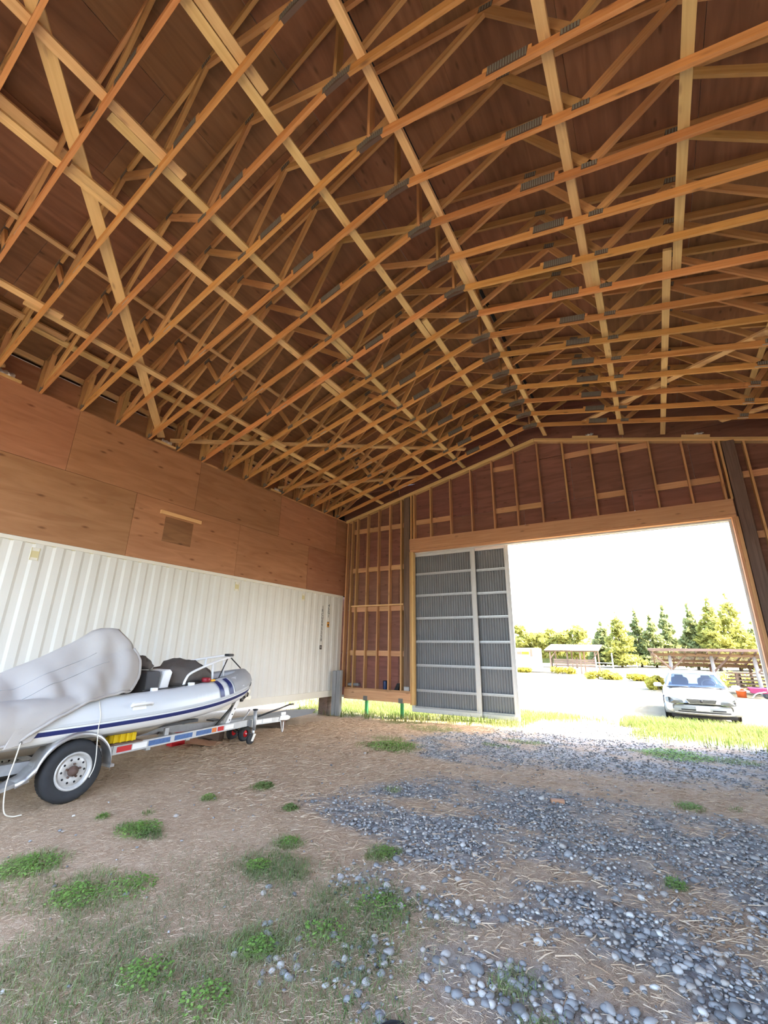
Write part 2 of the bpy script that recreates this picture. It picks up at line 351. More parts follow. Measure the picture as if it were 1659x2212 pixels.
# ------------------------------------------------------------------ ground
def zg(x, y):
    z = -0.10*smoothstep(-3.0,-0.2,y)*smoothstep(4.5,0.5,x) if x < 4.5 else 0.0
    z += -0.22*smoothstep(0.8,5.5,y) - 0.12*smoothstep(6,30,y)
    z += 0.012*mnoise.noise((x*0.9,y*0.9,0))
    return z
def ell(x,y,cx,cy,rx,ry,a=0):
    c,s=math.cos(a),math.sin(a); u=((x-cx)*c+(y-cy)*s)/rx; v=(-(x-cx)*s+(y-cy)*c)/ry; return 1-math.sqrt(u*u+v*v)
GRAV_EDGE = [(-12,7.2),(-8.4,6.75),(-7.7,6.3),(-7.1,6.0),(-6.75,4.9),(-6.2,4.35),(-5.4,4.7),(-4.5,5.0),(-3.9,4.7),(-3.0,3.7),(-2.3,3.6),(-1.6,4.0),(-1.0,4.6),(0.0,5.6),(1.2,6.3),(2.5,6.6)]
def edge_x(y):
    for (y0,x0),(y1,x1) in zip(GRAV_EDGE,GRAV_EDGE[1:]):
        if y0<=y<=y1: return x0+(x1-x0)*(y-y0)/(y1-y0)
    return 99
STRAW_PATCH = [(5.4,-4.3,1.1,0.35,0),(7.4,-4.0,1.5,0.55,-0.1),(8.9,-3.7,1.2,0.6,0),(6.45,-7.25,0.42,0.26,0.5),(6.95,-7.7,0.4,0.18,0.5),(8.0,-6.8,0.28,0.42,0.6),(6.9,-6.75,0.4,0.16,0.2),(7.5,-7.75,0.3,0.16,0.4),(7.4,-8.3,.3,.12,.5),(5.6,-5.9,0.4,0.2,0.3),(9.3,-5.4,0.5,0.4,0)]
def gravel_at(x,y):
    if y>2.4 or y<-11.9 or x>11.9: return 0.0
    n = mnoise.noise((x*1.3,y*1.3,3.1))*0.45+mnoise.noise((x*4,y*4,8.7))*0.3
    g = smoothstep(-0.4,0.4, x-edge_x(y)+n*1.0)
    for cx,cy,rx,ry,a in STRAW_PATCH:
        g *= 1-(0.80+.35*n)*smoothstep(-0.35,0.45, ell(x,y,cx,cy,rx*1.15,ry*1.15,a)+n*0.5)
    g *= 0.45+0.55*smoothstep(-0.35,0.15,n+.5*mnoise.noise((x*2.2,y*3.1,11)))
    if y>0.3: g *= smoothstep(9.2,7.2,x+0.35*y)
    return g
GREEN = [(3.62,-8.78,0.30,0.28,.8),(3.64,-7.95,0.32,0.13,1),(4.4,-8.72,0.40,0.28,.55),(4.05,-8.95,.35,.3,.35),(5.15,-7.8,0.34,0.24,.7),(5.75,-7.14,0.14,0.16,1),(5.77,-8.54,0.20,0.16,1),(6.05,-8.05,0.42,0.5,.42),(5.74,-8.93,0.5,0.36,.4),(5.26,-9.36,0.6,0.45,.45),(5.0,-9.1,.5,.4,.3),(6.35,-8.55,.4,.4,.3),(4.95,-7.4,0.15,0.13,.9),(3.6,-6.38,.16,.16,.8),(3.41,-7.02,.12,.09,1),(4.39,-6.77,.1,.09,1),(3.29,-7.65,.07,.06,1),(3.02,-7.95,.08,.08,1),(4.97,-5.62,.12,.1,1),(3.7,-3.46,.6,.5,.9),(3.3,-2.9,.4,.3,.8),(7.98,-4.34,.16,.16,.9),(7.79,-6.44,.09,.1,1),(8.4,-4.14,.1,.08,.7),(3.5,-1.35,.7,.4,.9),(2.4,-.8,.6,.35,.9),(5.6,-1.7,.4,.22,.9),(5.2,-2.35,.3,.14,.8),(7.9,-1.35,.75,.2,1),(8.7,-1.35,.5,.3,.9),(7.35,-8.35,.25,.2,.5),(7.05,-8.05,.14,.14,.6)]
def green_at(x,y):
    g=0; n=mnoise.noise((x*5,y*5,1.7))*0.5+mnoise.noise((x*12,y*12,4.7))*0.3
    for cx,cy,rx,ry,w in GREEN:
        e=ell(x,y,cx,cy,rx,ry)
        if e>-0.6: g=max(g, w*smoothstep(-0.2,0.35,e+n*0.55))
    # sunlit verge outside the big door
    if y>-1.2:
        v = smoothstep(-0.6,0.3, y+0.25+n*0.9 if x<5.2 else y-(0.2 if x>7.2 else 1.4)+n*0.8)
        v *= 1-smoothstep(3.0,5.0,y+n)*(1 if x<7.2 else 0.7)
        g = max(g, v*(0.9 if not 5.3<x-0.35*y<7.0 else 0.35))
    return g
def build_ground():
    def ticks(a,b,lo,hi,step,far):
        t=[a]
        while t[-1]<b:
            x=t[-1]; d=max(lo-x,x-hi,0); t.append(x+step+d*far)
        return t
    xs=ticks(-130,150,1.0,10.2,0.11,0.22); ys=ticks(-60,150,-10.6,3.0,0.11,0.22)
    # keep ticks fine inside the building only: recompute symmetric growth
    def sym(lo,hi,step,far,a,b):
        mid=list(np.arange(lo,hi+step/2,step)); L=[lo]; 
        while L[-1]>a: L.append(L[-1]-(step+(lo-L[-1])*far))
        H=[hi]
        while H[-1]<b: H.append(H[-1]+(step+(H[-1]-hi)*far))
        return sorted(set([round(v,4) for v in L+mid+H]))
    xs=sym(1.0,10.2,0.09,0.2,-140,160); ys=sym(-10.4,2.6,0.09,0.2,-60,160)
    V=[];ga=[];gr=[];ya=[]
    for y in ys:
        for x in xs:
            V.append((x,y,zg(x,y)-0.004)); 
            near = -1.5<x<13.5 and -12.5<y<8
            ga.append(gravel_at(x,y) if near else 0); gr.append(green_at(x,y)*(0.22 if y<-1 else .8) if near else 0.0)
            ya.append(max(smoothstep(3.2,5.5,y+0.8*mnoise.noise((x*.7,y*.7,2))), smoothstep(-12.5,-14,y), smoothstep(13.5,15,x), smoothstep(-3.5,-6,x)*smoothstep(2,4,y)))
    W=len(xs); idx=np.arange(len(V)).reshape(len(ys),W)
    F=np.stack([idx[:-1,:-1],idx[:-1,1:],idx[1:,1:],idx[1:,:-1]],-1).reshape(-1,4)
    me=npmesh('floor',V,F,'ground',smooth=True)
    for nm,d in (('gravel',ga),('green',gr),('yard',ya)):
        a=me.attributes.new(nm,'FLOAT','POINT'); a.data.foreach_set('value',np.asarray(d,np.float32))
    return tag(put('floor',me),None,None,None,'structure')
floor = build_ground()
floor['label'] = 'earth floor of dry straw, gravel and weeds running out into the yard'

# stones
def stone_shape(seed, sub):
    import bmesh
    bm=bmesh.new(); bmesh.ops.create_icosphere(bm,subdivisions=sub,radius=1.0)
    r=random.Random(seed); ax=(r.uniform(.8,1.25),r.uniform(.7,1.0),r.uniform(.45,.7)); o=seed*3.7
    V=[]
    for v in bm.verts:
        k=1+0.28*mnoise.noise(v.co*1.3+Vector((o,o,o)))
        V.append((v.co.x*ax[0]*k,v.co.y*ax[1]*k,v.co.z*ax[2]*k))
    F=[tuple(x.index for x in f.verts) for f in bm.faces]; bm.free(); return V,F
def scatter_pts(n, fn, x0,x1,y0,y1, focus=None, thresh=None):
    out=[]
    while len(out)<n:
        x=random.uniform(x0,x1); y=random.uniform(y0,y1)
        if focus:
            d=math.hypot(x-CAM.x,y-CAM.y)
            if random.random()>min(1,(focus/d)**1.3): continue
        if random.random()<fn(x,y): out.append((x,y))
    return out
def build_stones():
    protos=[stone_shape(s,1) for s in range(10)]
    pts=scatter_pts(28000,lambda x,y: gravel_at(x,y)**1.6, 3.4,11.5,-10.3,2.2, focus=3.8)
    pts+=scatter_pts(500,lambda x,y:0.5, 2.5,9,-9.5,-1)+scatter_pts(1500,lambda x,y:.8*smoothstep(-.1,.5,mnoise.noise((x*2.3,y*2.3,6))),5.6,8.6,-9.2,-5.5)
    st=[]
    for x,y in pts:
        s=random.choice((0.007,0.009,0.011,0.013,0.015,0.018))*random.uniform(.8,1.25)
        if random.random()<0.02: s*=1.5
        st.append((x,y,s))
    big=[(6.86,-8.05,.05),(6.98,-8.02,.035),(6.9,-7.95,.03),(6.05,-8.22,.03),(5.33,-8.02,.032),(5.36,-8.1,.028),(5.55,-8.0,.028),(7.05,-8.25,.032),(7.1,-8.4,.04),(7.9,-8.1,.05),(7.65,-7.95,.04),(7.5,-8.2,.045),(6.6,-7.6,.04),(6.63,-7.52,.03),(7.8,-7.2,.04),(5.9,-8.35,.026),(3.6,-7.55,.03)]
    # rank by apparent size as seen when standing at the camera end of the barn
    def inview(x,y):
        v=Vector((x,y,0))-CAM; z=v.dot(_f); return z>0 and abs(v.dot(_r2)/z)<0.88 and abs(v.dot(_u2)/z)<1.17
    st.sort(key=lambda p:-(p[2]/math.dist((p[0],p[1],0),CAM) if inview(p[0],p[1]) else 0))
    big=[(a,b,c*.62) for a,b,c in big]
    single=big+st[:300-len(big)]; rest=st[300-len(big):]
    pm=[]
    for s in range(8):
        V,F=stone_shape(s+20,2); me=mesh('stone',V,F,'stone',True); pm.append(me)
    for i,(x,y,s) in enumerate(single):
        o=put('stone',pm[i%8],floor,Matrix.Translation((x,y,zg(x,y)+s*0.30)) @ Matrix.Rotation(random.uniform(0,6.28),4,'Z') @ Matrix.Rotation(random.uniform(-.3,.3),4,'X') @ Matrix.Diagonal((s*1.2,s*1.2,s*1.2,1)))
    Vs=[];Fs=[];T=[];k=0
    for x,y,s in rest:
        V,F=random.choice(protos); a=random.uniform(0,6.28); c,sn=math.cos(a),math.sin(a); z0=zg(x,y)+s*.3
        v=np.array(V)*s; Vs.append(np.stack([v[:,0]*c-v[:,1]*sn+x, v[:,0]*sn+v[:,1]*c+y, v[:,2]+z0],1)); Fs.append(np.array(F)+k); k+=len(V); T+= [random.random()]*len(V)
    o=put('gravel',npmesh('gravel',np.concatenate(Vs),np.concatenate(Fs),'stone',T,True)); tag(o,'loose grey gravel spread over the right half of the barn floor','gravel',None,'stuff')
build_stones()
def blades(name, pts, hmin, hmax, wid, lean, mat, label, cat, tone=False, flat=False, parent=None, kind='stuff'):
    n=len(pts); P=np.array([(x,y,zg(x,y)) for x,y in pts]); a=rng.uniform(0,2*np.pi,n); h=rng.uniform(hmin,hmax,n); w=wid*rng.uniform(.6,1.3,n)
    dx=np.stack([np.cos(a),np.sin(a),np.zeros(n)],1); sx=np.stack([-np.sin(a),np.cos(a),np.zeros(n)],1); up=np.array([0,0,1.0])
    if flat:
        t=rng.uniform(-.12,.45,n); b=rng.uniform(-.35,.35,n)
        p0=P+up*rng.uniform(0.002,.014,n)[:,None]; p1=p0+dx*(h*.5)[:,None]+sx*(b*h*.25)[:,None]+up*(np.abs(t)*h*.30)[:,None]; p2=p0+dx*h[:,None]+up*((t*.35*h).clip(-.002,.05))[:,None]
    else:
        l=rng.uniform(lean*.4,lean,n)
        p0=P-up*.005; p1=p0+up*(h*.6)[:,None]+dx*(h*l*.3)[:,None]; p2=p0+up*(h*(1-.3*l))[:,None]+dx*(h*l)[:,None]
    W=sx*w[:,None]
    if flat: W=W*0.75+up*(w*.6)[:,None]
    V=np.stack([p0-W,p0+W,p1+W*.8,p1-W*.8,p2+W*.15,p2-W*.15],1).reshape(-1,3)
    i=np.arange(n)[:,None]*6; F=np.concatenate([i+np.array([0,1,2,3]),i+np.array([3,2,4,5])])
    T=np.repeat(rng.uniform(0,1,n),6) if tone else None
    o=put(name,npmesh(name,V,F,mat,T),parent); tag(o,label,cat,None,kind); return o
def straw_density(x,y): return max(0.10,1-1.0*gravel_at(x,y))*(1-0.3*green_at(x,y))
blades('dry_straw',scatter_pts(95000,straw_density,1.0,10.6,-10.2,-0.4,focus=3.0),.02,.062,.0011,.4,'straw','flattened dry straw and mown grass covering the barn floor','straw',True,True)
blades('coarse_straw',scatter_pts(20000,lambda x,y: straw_density(x,y)*smoothstep(-7.6,-6.2,y+.25*(x-4)),0.8,10.4,-8.2,-0.3),.05,.13,.003,.4,'straw','loose dry straw on the middle and far barn floor','straw',True,True)
def green_in(x,y): return green_at(x,y)**1.5 if y<-0.6 else 0
blades('floor_grass',scatter_pts(17000,green_in,1.5,10,-10.2,-0.6,focus=3.5),.02,.06,.0018,1.3,'grass_green','green grass sprouting through the straw inside the barn','grass')
blades('dull_grass',scatter_pts(13000,lambda x,y:(0.9*smoothstep(-7.2,-8.2,y)*smoothstep(6.9,6.2,x)*smoothstep(4.2,5,x)+green_at(x,y))*(0.35+.65*abs(mnoise.noise((x*3,y*3,0)))*2),3.4,7.2,-10.2,-7.0),.025,.065,.0016,1.9,'grass_dull','faded grey-green grass in the foreground straw','grass')
blades('verge_grass',scatter_pts(30000,lambda x,y: green_at(x,y)*(0.25 if 5.0<x-0.3*y<7 else 1),-1.5,11.5,-0.7,3.6),.06,.20,.0045,.6,'field_grass','bright sunlit grass along the foot of the gable wall and doorway','grass')
blades('tall_grass',scatter_pts(9000,lambda x,y: smoothstep(-.2,.6,mnoise.noise((x*.8,y*.8,5))+.5),6.9,11.5,1.6,4.1)+scatter_pts(5000,lambda x,y:1,-3,2.6,0.3,4),.10,.25,.005,.6,'field_grass','tall seeding grass in front of the white car','grass')
# leafy weeds one can count
def weed(x,y,r,n,label,mat='clover',ls=0.0085):
    V=[];F=[]; r*=.85; n=int(n*1.9)
    for i in range(n):
        a=random.uniform(0,6.28); d=r*random.random()**.62; px,py=x+d*math.cos(a),y+d*math.sin(a); z=zg(px,py)+random.uniform(.006,.06)*(1-.5*d/r); s=ls*random.uniform(.7,1.4); b=random.uniform(0,6.28); t=random.uniform(-.5,.5)
        u=Vector((math.cos(b),math.sin(b),t*.6))*s; v=Vector((-math.sin(b),math.cos(b),random.uniform(-.4,.4)))*s*.75; c=Vector((px,py,z)); k=len(V)
        V+= [c-u,c-u*.2+v,c+u*.9+v*.35,c+u*1.05-v*.2,c-u*.1-v]; F.append((k,k+1,k+2,k+3,k+4))
        if i%3==0:
            k=len(V); g=Vector((px,py,zg(px,py)-.003)); V+=[g,g+Vector((.002,0,0)),c]; F.append((k,k+1,k+2))
    c=Vector((x,y,zg(x,y))); me=mesh('weed_clump',[Vector(v)-c for v in V],F,mat)
    tag(put('weed_clump',me,None,Matrix.Translation(c)),label,'weed','weeds on the barn floor')
for w in [(3.62,-8.8,.24,420,'broad bright green weed mat at the left edge below the trailer tyre'),(3.64,-7.95,.24,340,'long low weed patch in the straw in front of the trailer tyre'),
    (4.36,-8.82,.2,260,'leafy weed clump among faded grass at lower left'),(4.55,-8.55,.2,170,'weed clump right of the lower left leafy one'),(5.05,-7.85,.11,120,'weed tuft beside a dark grass mound left of the gravel'),
    (4.95,-7.4,.09,70,'small yellow-green weed just above the dark grass mound'),(5.77,-8.54,.12,130,'bright clover clump at the bottom centre of the floor'),(6.0,-8.25,.16,90,'sparse clover patch right of the bottom centre clump'),(6.15,-7.85,.2,120,'weed patch beside the gravel edge in the foreground'),
    (5.45,-9.0,.16,150,'scattered weed leaves in the bottom left grass'),(5.85,-8.95,.14,100,'weed clump at the very bottom edge of the picture'),(3.41,-7.02,.09,80,'small green tuft alone in brown straw between tyre and gravel'),(3.02,-7.95,.06,40,'tiny weed nearest the trailer tyre'),
    (5.75,-7.14,.12,90,'green tuft at the corner where straw meets gravel'),(7.98,-4.34,.13,110,'green tuft in the straw strip at right of the floor'),(7.79,-6.44,.08,60,'small weed in the grey gravel at right')]: weed(*w)
weed(3.6,-6.38,.15,200,'spiky dark green tuft beside bare pale dirt','grass_green',.012); weed(4.39,-6.77,.09,90,'dark green tuft left of the gravel tongue','grass_green',.011)
weed(3.7,-3.46,.5,500,'wide green weed mat near the open gable wall base','clover',.013); weed(7.95,-1.35,.6,520,'long bright green weed strip at the edge of the door shade','clover',.014)

# ------------------------------------------------------------------ building shell
W = 12.1; XR = 6.02                         # clear width, ridge line
def struct(name, label=None):
    o = put(name, None); o['kind'] = 'structure'
    if label: o['label'] = label
    return o
SLOPE_B, ZB = 0.2423, 5.44                  # bottom chord underside
SLOPE_T, ZT = 0.331, 6.03                   # top chord underside
def zbot(x): return ZB + SLOPE_B*(x if x < XR else 2*XR-x)
def ztop(x): return ZT + SLOPE_T*(x if x < XR else 2*XR-x)

# left wall: plywood sheets above the container
wall_left = struct('wall_left', 'upper left wall of orange-brown plywood sheets above the container')
def sheet(x0,x1,y0,y1,z0,z1,mat,parent,long,name='plywood_sheet'):
    return box(name,x0,x1,y0,y1,z0,z1,mat,parent,0,long)
G = 0.003
for y0,y1 in ((-12.7,-10.28),(-10.28,-7.84),(-7.84,-5.40),(-5.40,-2.93),(-2.93,-0.50),(-0.50,0.14)):
    sheet(-0.018+random.uniform(0,.003),0.0,y0+G,y1-G,4.335+G,5.47,'wall_plywood',wall_left,'y')
for y0,y1 in ((-12.7,-11.5),(-11.5,-9.07),(-9.07,-6.63),(-6.63,-4.17),(-4.17,-1.72),(-1.72,0.14)):
    sheet(-0.018+random.uniform(0,.003),0.0,y0+G,y1-G,3.14,4.335-G,'wall_plywood',wall_left,'y')
box('wall_backing',-0.06,-0.02,-12.7,0.14,3.12,5.47,'black_void',wall_left)
box('top_plate',-0.14,0.0,-12.7,0.0,5.43,5.468,'stud_fir',wall_left,0,'y')
tag(box('patch_board',-0.001,0.010,-6.0,-5.38,3.55,4.04,'roof_plywood',wall_left,0,'y'),'darker square plywood patch')
tag(box('nailed_board',0.0,0.045,-6.13,-5.22,4.07,4.14,'brace_spruce',wall_left,0,'y'),'pale short board')
for k in range(-20, 1):                                                # panels between the truss heels, vent slot, eave board
    y1 = -0.52+0.6096*k; y0 = y1-0.6096
    sheet(-0.16,-0.148,y0+.002,y1-.002,5.44,5.94,'wall_plywood',wall_left,'y','heel_panel')
    box('vent_edge',-0.16,-0.140,y0+.04,y1-.04,5.94,5.948,'white_vinyl',wall_left)
box('eave_light_block',-0.56,-0.20,-12.8,0.14,5.70,5.72,'black_void',wall_left); box('fascia',-0.57,-0.55,-12.8,0.14,5.68,6.1,'black_void',wall_left); box('eave_light_block_back',-0.21,-0.19,-12.8,0.14,5.3,5.72,'black_void',wall_left)  # black boards and fascia added to block sky light at the heel slots
box('eave_board',-0.16,-0.12,-12.8,0.14,6.0,6.09,'brace_spruce',wall_left,0,'y')
# right wall, out of frame: white metal below added to bounce light, plywood above
wall_right = struct('wall_right', 'right side wall, white metal below plywood')
box('wall_panel',W,W+.1,-12.7,0.14,-0.2,3.14,'container_paint',wall_right)
sheet(W,W+.02,-12.7,0.14,3.14,6.05,'wall_plywood',wall_right,'y')

# near gable end, behind the camera: unseen, added and shaped to limit light on the ceiling
wall_near = struct('wall_near', 'near gable end, closed above a full-width opening')
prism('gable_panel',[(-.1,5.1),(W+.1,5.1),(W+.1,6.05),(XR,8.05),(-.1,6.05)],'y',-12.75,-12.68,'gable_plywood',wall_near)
# ceiling: roof sheets, ridge slot, roofing, lateral braces
ceiling = struct('ceiling', 'underside of the plywood roof deck over the trusses')
TH = 0.105; ang = math.atan(SLOPE_T); cs = math.cos(ang)
def roof_sheet(side, d0, d1, y0, y1):
    """d: distance up the slope from the eave at x=-0.55"""
    x0 = -0.55+d0*cs; x1 = -0.55+d1*cs; z0 = ZT+TH+SLOPE_T*x0; z1 = ZT+TH+SLOPE_T*x1
    if side: x0, x1 = 2*XR-x0, 2*XR-x1
    p = Vector((x0,(y0+y1)/2,z0)); q = Vector((x1,(y0+y1)/2,z1)); ctr = (p+q)/2
    xv = Vector((0,1,0)); yv = (q-p).normalized() * (-1 if not side else 1); zv = xv.cross(yv)
    if zv.z < 0: yv = -yv; zv = xv.cross(yv)
    M = Matrix(((xv.x,yv.x,zv.x,ctr.x),(xv.y,yv.y,zv.y,ctr.y),(xv.z,yv.z,zv.z,ctr.z),(0,0,0,1)))
    L=(y1-y0)/2-.002; Hh=(d1-d0)/2-.002
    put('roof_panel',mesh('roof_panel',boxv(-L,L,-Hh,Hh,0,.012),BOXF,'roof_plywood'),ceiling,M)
SL = (XR-0.035+0.55)/cs
for side in (0,1):
    d = 0.0; row = 0
    while d < SL-.05:
        d1 = min(d+1.22, SL); y = -13.0 - (1.22 if row%2 else 0); 
        while y < 0.55:
            a, b_ = max(y,-12.9), min(y+2.44,0.55)
            if b_-a > .1: roof_sheet(side,d,d1,a,b_)
            y += 2.44
        d = d1; row += 1
for side in (0,1):                                                    # unseen metal layer added above the deck to block sun through its joints
    s = 1 if side == 0 else -1; xe = -0.6 if side==0 else 2*XR+0.6
    zr = ztop(XR)+TH+.035; ze = ZT+TH+.035+SLOPE_T*(-0.6)
    V=[(xe,-13.0,ze),(XR,-13.0,zr),(XR,0.65,zr),(xe,0.65,ze)]; V+= [(x,y,z+.02) for x,y,z in V]
    put('roofing',mesh('roofing',V,BOXF,'roof_metal'),ceiling)
box('ridge_cap',XR-.12,XR+.12,-13,0.65,ztop(XR)+TH+.05,ztop(XR)+TH+.07,'black_void',ceiling)
box('ridge_slot',XR-.033,XR+.033,-12.9,0.5,ztop(XR)+TH-.004,ztop(XR)+TH+.03,'black_void',ceiling)
for side in (0,1):                                                    # gable-end barge boards
    xe = -0.55 if side==0 else 2*XR+.55
    beam('barge_board',(xe,0.55,ZT-.1+SLOPE_T*-.55),(XR,0.55,ztop(XR)-.1),.04,.2,'stud_fir',ceiling)
def yrow(x, y): return y
def brace(name, x, y0, y1, w=0.095, dz=0.10, mat='brace_spruce', dx2=0.0):
    sl = SLOPE_B if x < XR else -SLOPE_B
    up = Vector((-sl,0,1)).normalized()
    z = zbot(x)+dz
    beam(name,(x,y0,z),(x+dx2,y1,z+dx2*sl),w,.038,mat,ceiling,up)
# lateral braces lie on top of the bottom chords, lapped side by side
for x, segs in ((5.32,((-12.5,-9.0,.07),(-10.1,-4.9,-.06),(-5.4,0.0,.07))),(4.10,((-12.5,-9.0,.09),(-9.75,-5.5,-.03),(-6.1,0.0,-.12))),(3.28,((-12.5,-9.15,.05),(-9.75,-4.8,.12),(-5.4,0.0,-.02))),
                (1.42,((-12.5,-8.9,.12),(-9.3,-4.4,.02),(-5.0,0.0,-.10))),(6.28,((-12.5,-5.6,.05),(-6.2,0.0,-.07))),(7.86,((-12.5,-5.0,-.03),(-5.6,0.0,.08))),(8.80,((-12.5,-5.0,.04),(-5.5,0.0,-.09))),(10.5,((-12.5,-6,0),(-6.5,0.0,.1)))):
    for y0,y1,o in segs: brace('brace_board', x+o*.8, y0, y1)
def topbrace(x,y0,y1,w,dz=-.04):
    sl = SLOPE_T if x < XR else -SLOPE_T
    beam('brace_board',(x,y0,ztop(x)+dz),(x,y1,ztop(x)+dz),w,.038,'brace_spruce',ceiling,Vector((-sl,0,1)).normalized())
topbrace(1.9,-12.5,-0.1,.06); topbrace(0.60,-12.5,-8.5,.11); topbrace(0.52,-9.0,-4.4,.11); topbrace(0.60,-4.9,-.1,.11); topbrace(2.9,-12.5,-9.65,.12)
topbrace(10.2,-12.5,-.1,.09)
def diag(p, q, dz=0.15, w=0.135):
    P=Vector((p[0],p[1],zbot(p[0])+dz)); Q=Vector((q[0],q[1],zbot(q[0])+dz)); sl = SLOPE_B if p[0]<XR else -SLOPE_B
    beam('diagonal_brace',P,Q,w,.038,'brace_spruce',ceiling,Vector((-sl,0,1)).normalized())
diag((0.0,-6.38),(4.45,-10.65)); diag((0.0,-6.18),(4.35,-0.82),.15,.10); diag((0.0,-3.08),(2.95,-.40),.15,.10); diag((10.25,-3.78),(7.15,-.56),.15,.11); diag((11.7,-2.25),(9.70,-.50),.15,.11); diag((0.0,-9.0),(3.2,-12.1))
for y in (-8.93,-6.27,-3.13):                                          # blocks and straps where braces land on the wall
    box('brace_block',-0.06,0.03,y-.22,y+.22,5.47,5.508,'brace_spruce',ceiling,0,'y')
    me=grid_mesh('strap',[[(0.005*math.sin(i*2.1)+.02,(i-5)*.022,.012+.012*math.sin(i*1.7+j*2)+.02*j) for j in range(4)] for i in range(11)],'foil')
    solid(put('strap',me,ceiling,Matrix.Translation((-.015,y+.02,5.505))),.002)

# ------------------------------------------------------------------ roof trusses
SK = -0.04                                                            # trusses are not quite parallel to the gable wall
def tbeam(name, p, q, h, mat, t=.038, yo=0, trimup=0):
    M, L = frame_of((p[0],yo,p[1]),(q[0],yo,q[1]),(0,0,1))
    return name, mesh(name,boxv(0,L,-t/2,t/2,-h/2,h/2),BOXF,mat), M
TP=[]                                                                 # part list of the prototype: (name, mesh, matrix)
def mirror(x): return 2*XR-x
hB = .092
for m in (lambda x:x, mirror):
    c0=(m(0.0),zbot(0)+hB/2); c1=(m(XR),zbot(XR)+hB/2)
    TP.append(tbeam('bottom_chord',c0,c1,hB,'chord_fir'))
    TP.append(tbeam('top_chord',(m(-0.5),ZT+.05+SLOPE_T*-.5),(m(XR),ztop(XR)+.05),.10,'web_fir'))
    nodes = {'H':(0.06,zbot(0)+.06),'T1':(1.6,ztop(1.6)+.01),'B1':(2.03,zbot(2.03)+.08),'T2':(3.15,ztop(3.15)+.01),'B2':(4.0,zbot(4.0)+.08),'T3':(4.66,ztop(4.66)+.01),'A':(XR-.05,zbot(XR)+.08)}
    for a,b in (('H','T1'),('T1','B1'),('B1','T2'),('T2','B2'),('B2','T3'),('T3','A')):
        p,q=nodes[a],nodes[b]; TP.append(tbeam('web',(m(p[0]),p[1]),(m(q[0]),q[1]),.085,'web_fir'))
    TP.append(tbeam('heel_post',(m(-.03),zbot(0)+.03),(m(-.03),ztop(0)+.02),.10,'web_fir'))
    TP.append(tbeam('heel_post',(m(.10),zbot(.1)+.05),(m(.17),ztop(.17)+.02),.07,'web_fir'))
    TP.append(tbeam('scab_block',(m(4.30),zbot(4.30)+.118),(m(4.74),zbot(4.74)+.118),.05,'chord_fir'))
    for nm,x,z,l,h in (('gusset_plate',.05,zbot(.05)+.06,.16,.10),('gusset_plate',2.03,zbot(2.03)+.07,.13,.07),('gusset_plate',4.0,zbot(4.0)+.075,.15,.07),('gusset_plate',4.52,zbot(4.52)+.085,.36,.115),('gusset_plate',1.6,ztop(1.6)+.03,.14,.08),('gusset_plate',3.15,ztop(3.15)+.03,.14,.08),('gusset_plate',4.66,ztop(4.66)+.03,.14,.08)):
        s = SLOPE_T if z > zbot(x)+.2 else SLOPE_B
        p=Vector((m(x-l/2),0,z-s*l/2)); q=Vector((m(x+l/2),0,z+s*l/2)); M,L=frame_of(p,q)
        V=[];F=[]
        nr=max(3,int(l/.024))                                          # pressed plate: ribbed faces front and back
        for sy in (-1,1):
            for i in range(nr):
                a=i*L/nr; k=len(V); V+=[(a,sy*.0195,-h/2),(a+L/nr*.62,sy*.0195,-h/2),(a+L/nr*.62+h*.12,sy*.0225,h/2),(a+h*.12,sy*.0225,h/2)]; F.append((k,k+1,k+2,k+3))
        k=len(V); V+=boxv(0,L,-.020,.020,-h/2,h/2); F+=[tuple(j+k for j in f) for f in BOXF]
        pm_=mesh(nm,V,F,'plate_steel'); pm_.materials.append(MATS['rust_and_rib_shade']); pm_.polygons.foreach_set('material_index',[0]*(len(F)-6)+[1]*6); TP.append((nm,pm_,M))  # backing box coloured dark to stand in for shade between the ribs
TP.append(tbeam('king_post',(XR,zbot(XR)+.06),(XR,ztop(XR)+.02),.09,'web_fir'))
def apex_plate():
    V=[];h=.10
    for i in range(14):
        x=XR-.17+i*.025
        for sy in (-1,1):
            V+=[(x,sy*.0205,zbot(x)+.005),(x+.016,sy*.0205,zbot(x+.016)+.005),(x+.030,sy*.0225,zbot(x)+.095),(x+.014,sy*.0225,zbot(x)+.095)]
    F=[(4*i,4*i+1,4*i+2,4*i+3) for i in range(len(V)//4)]; k=len(V)
    V+=boxv(XR-.17,XR+.17,-.0200,.0200,zbot(XR-.15),zbot(XR)+.06); F+=[tuple(j+k for j in f) for f in BOXF]
    pm_=mesh('gusset_plate',V,F,'plate_steel'); pm_.materials.append(MATS['rust_and_rib_shade']); pm_.polygons.foreach_set('material_index',[0]*(len(F)-6)+[1]*6); return 'gusset_plate',pm_,Matrix.Identity(4)  # dark backing paints in the shade between the apex ribs
TP.append(apex_plate())
for x in (2.35,9.9):
    s = SLOPE_B if x<XR else -SLOPE_B
    M,L=frame_of((x,0,zbot(x)-.0005),(x+.16,0,zbot(x+.16)-.0005)); TP.append(('paint_mark',mesh('paint_mark',boxv(0,L,-.0195,.0195,0,.018),BOXF,'galvanised'),M))
ORD=['first','second','third','fourth','fifth','sixth','seventh','eighth','ninth','tenth','eleventh','twelfth','thirteenth','fourteenth','fifteenth','sixteenth','seventeenth','eighteenth','nineteenth']
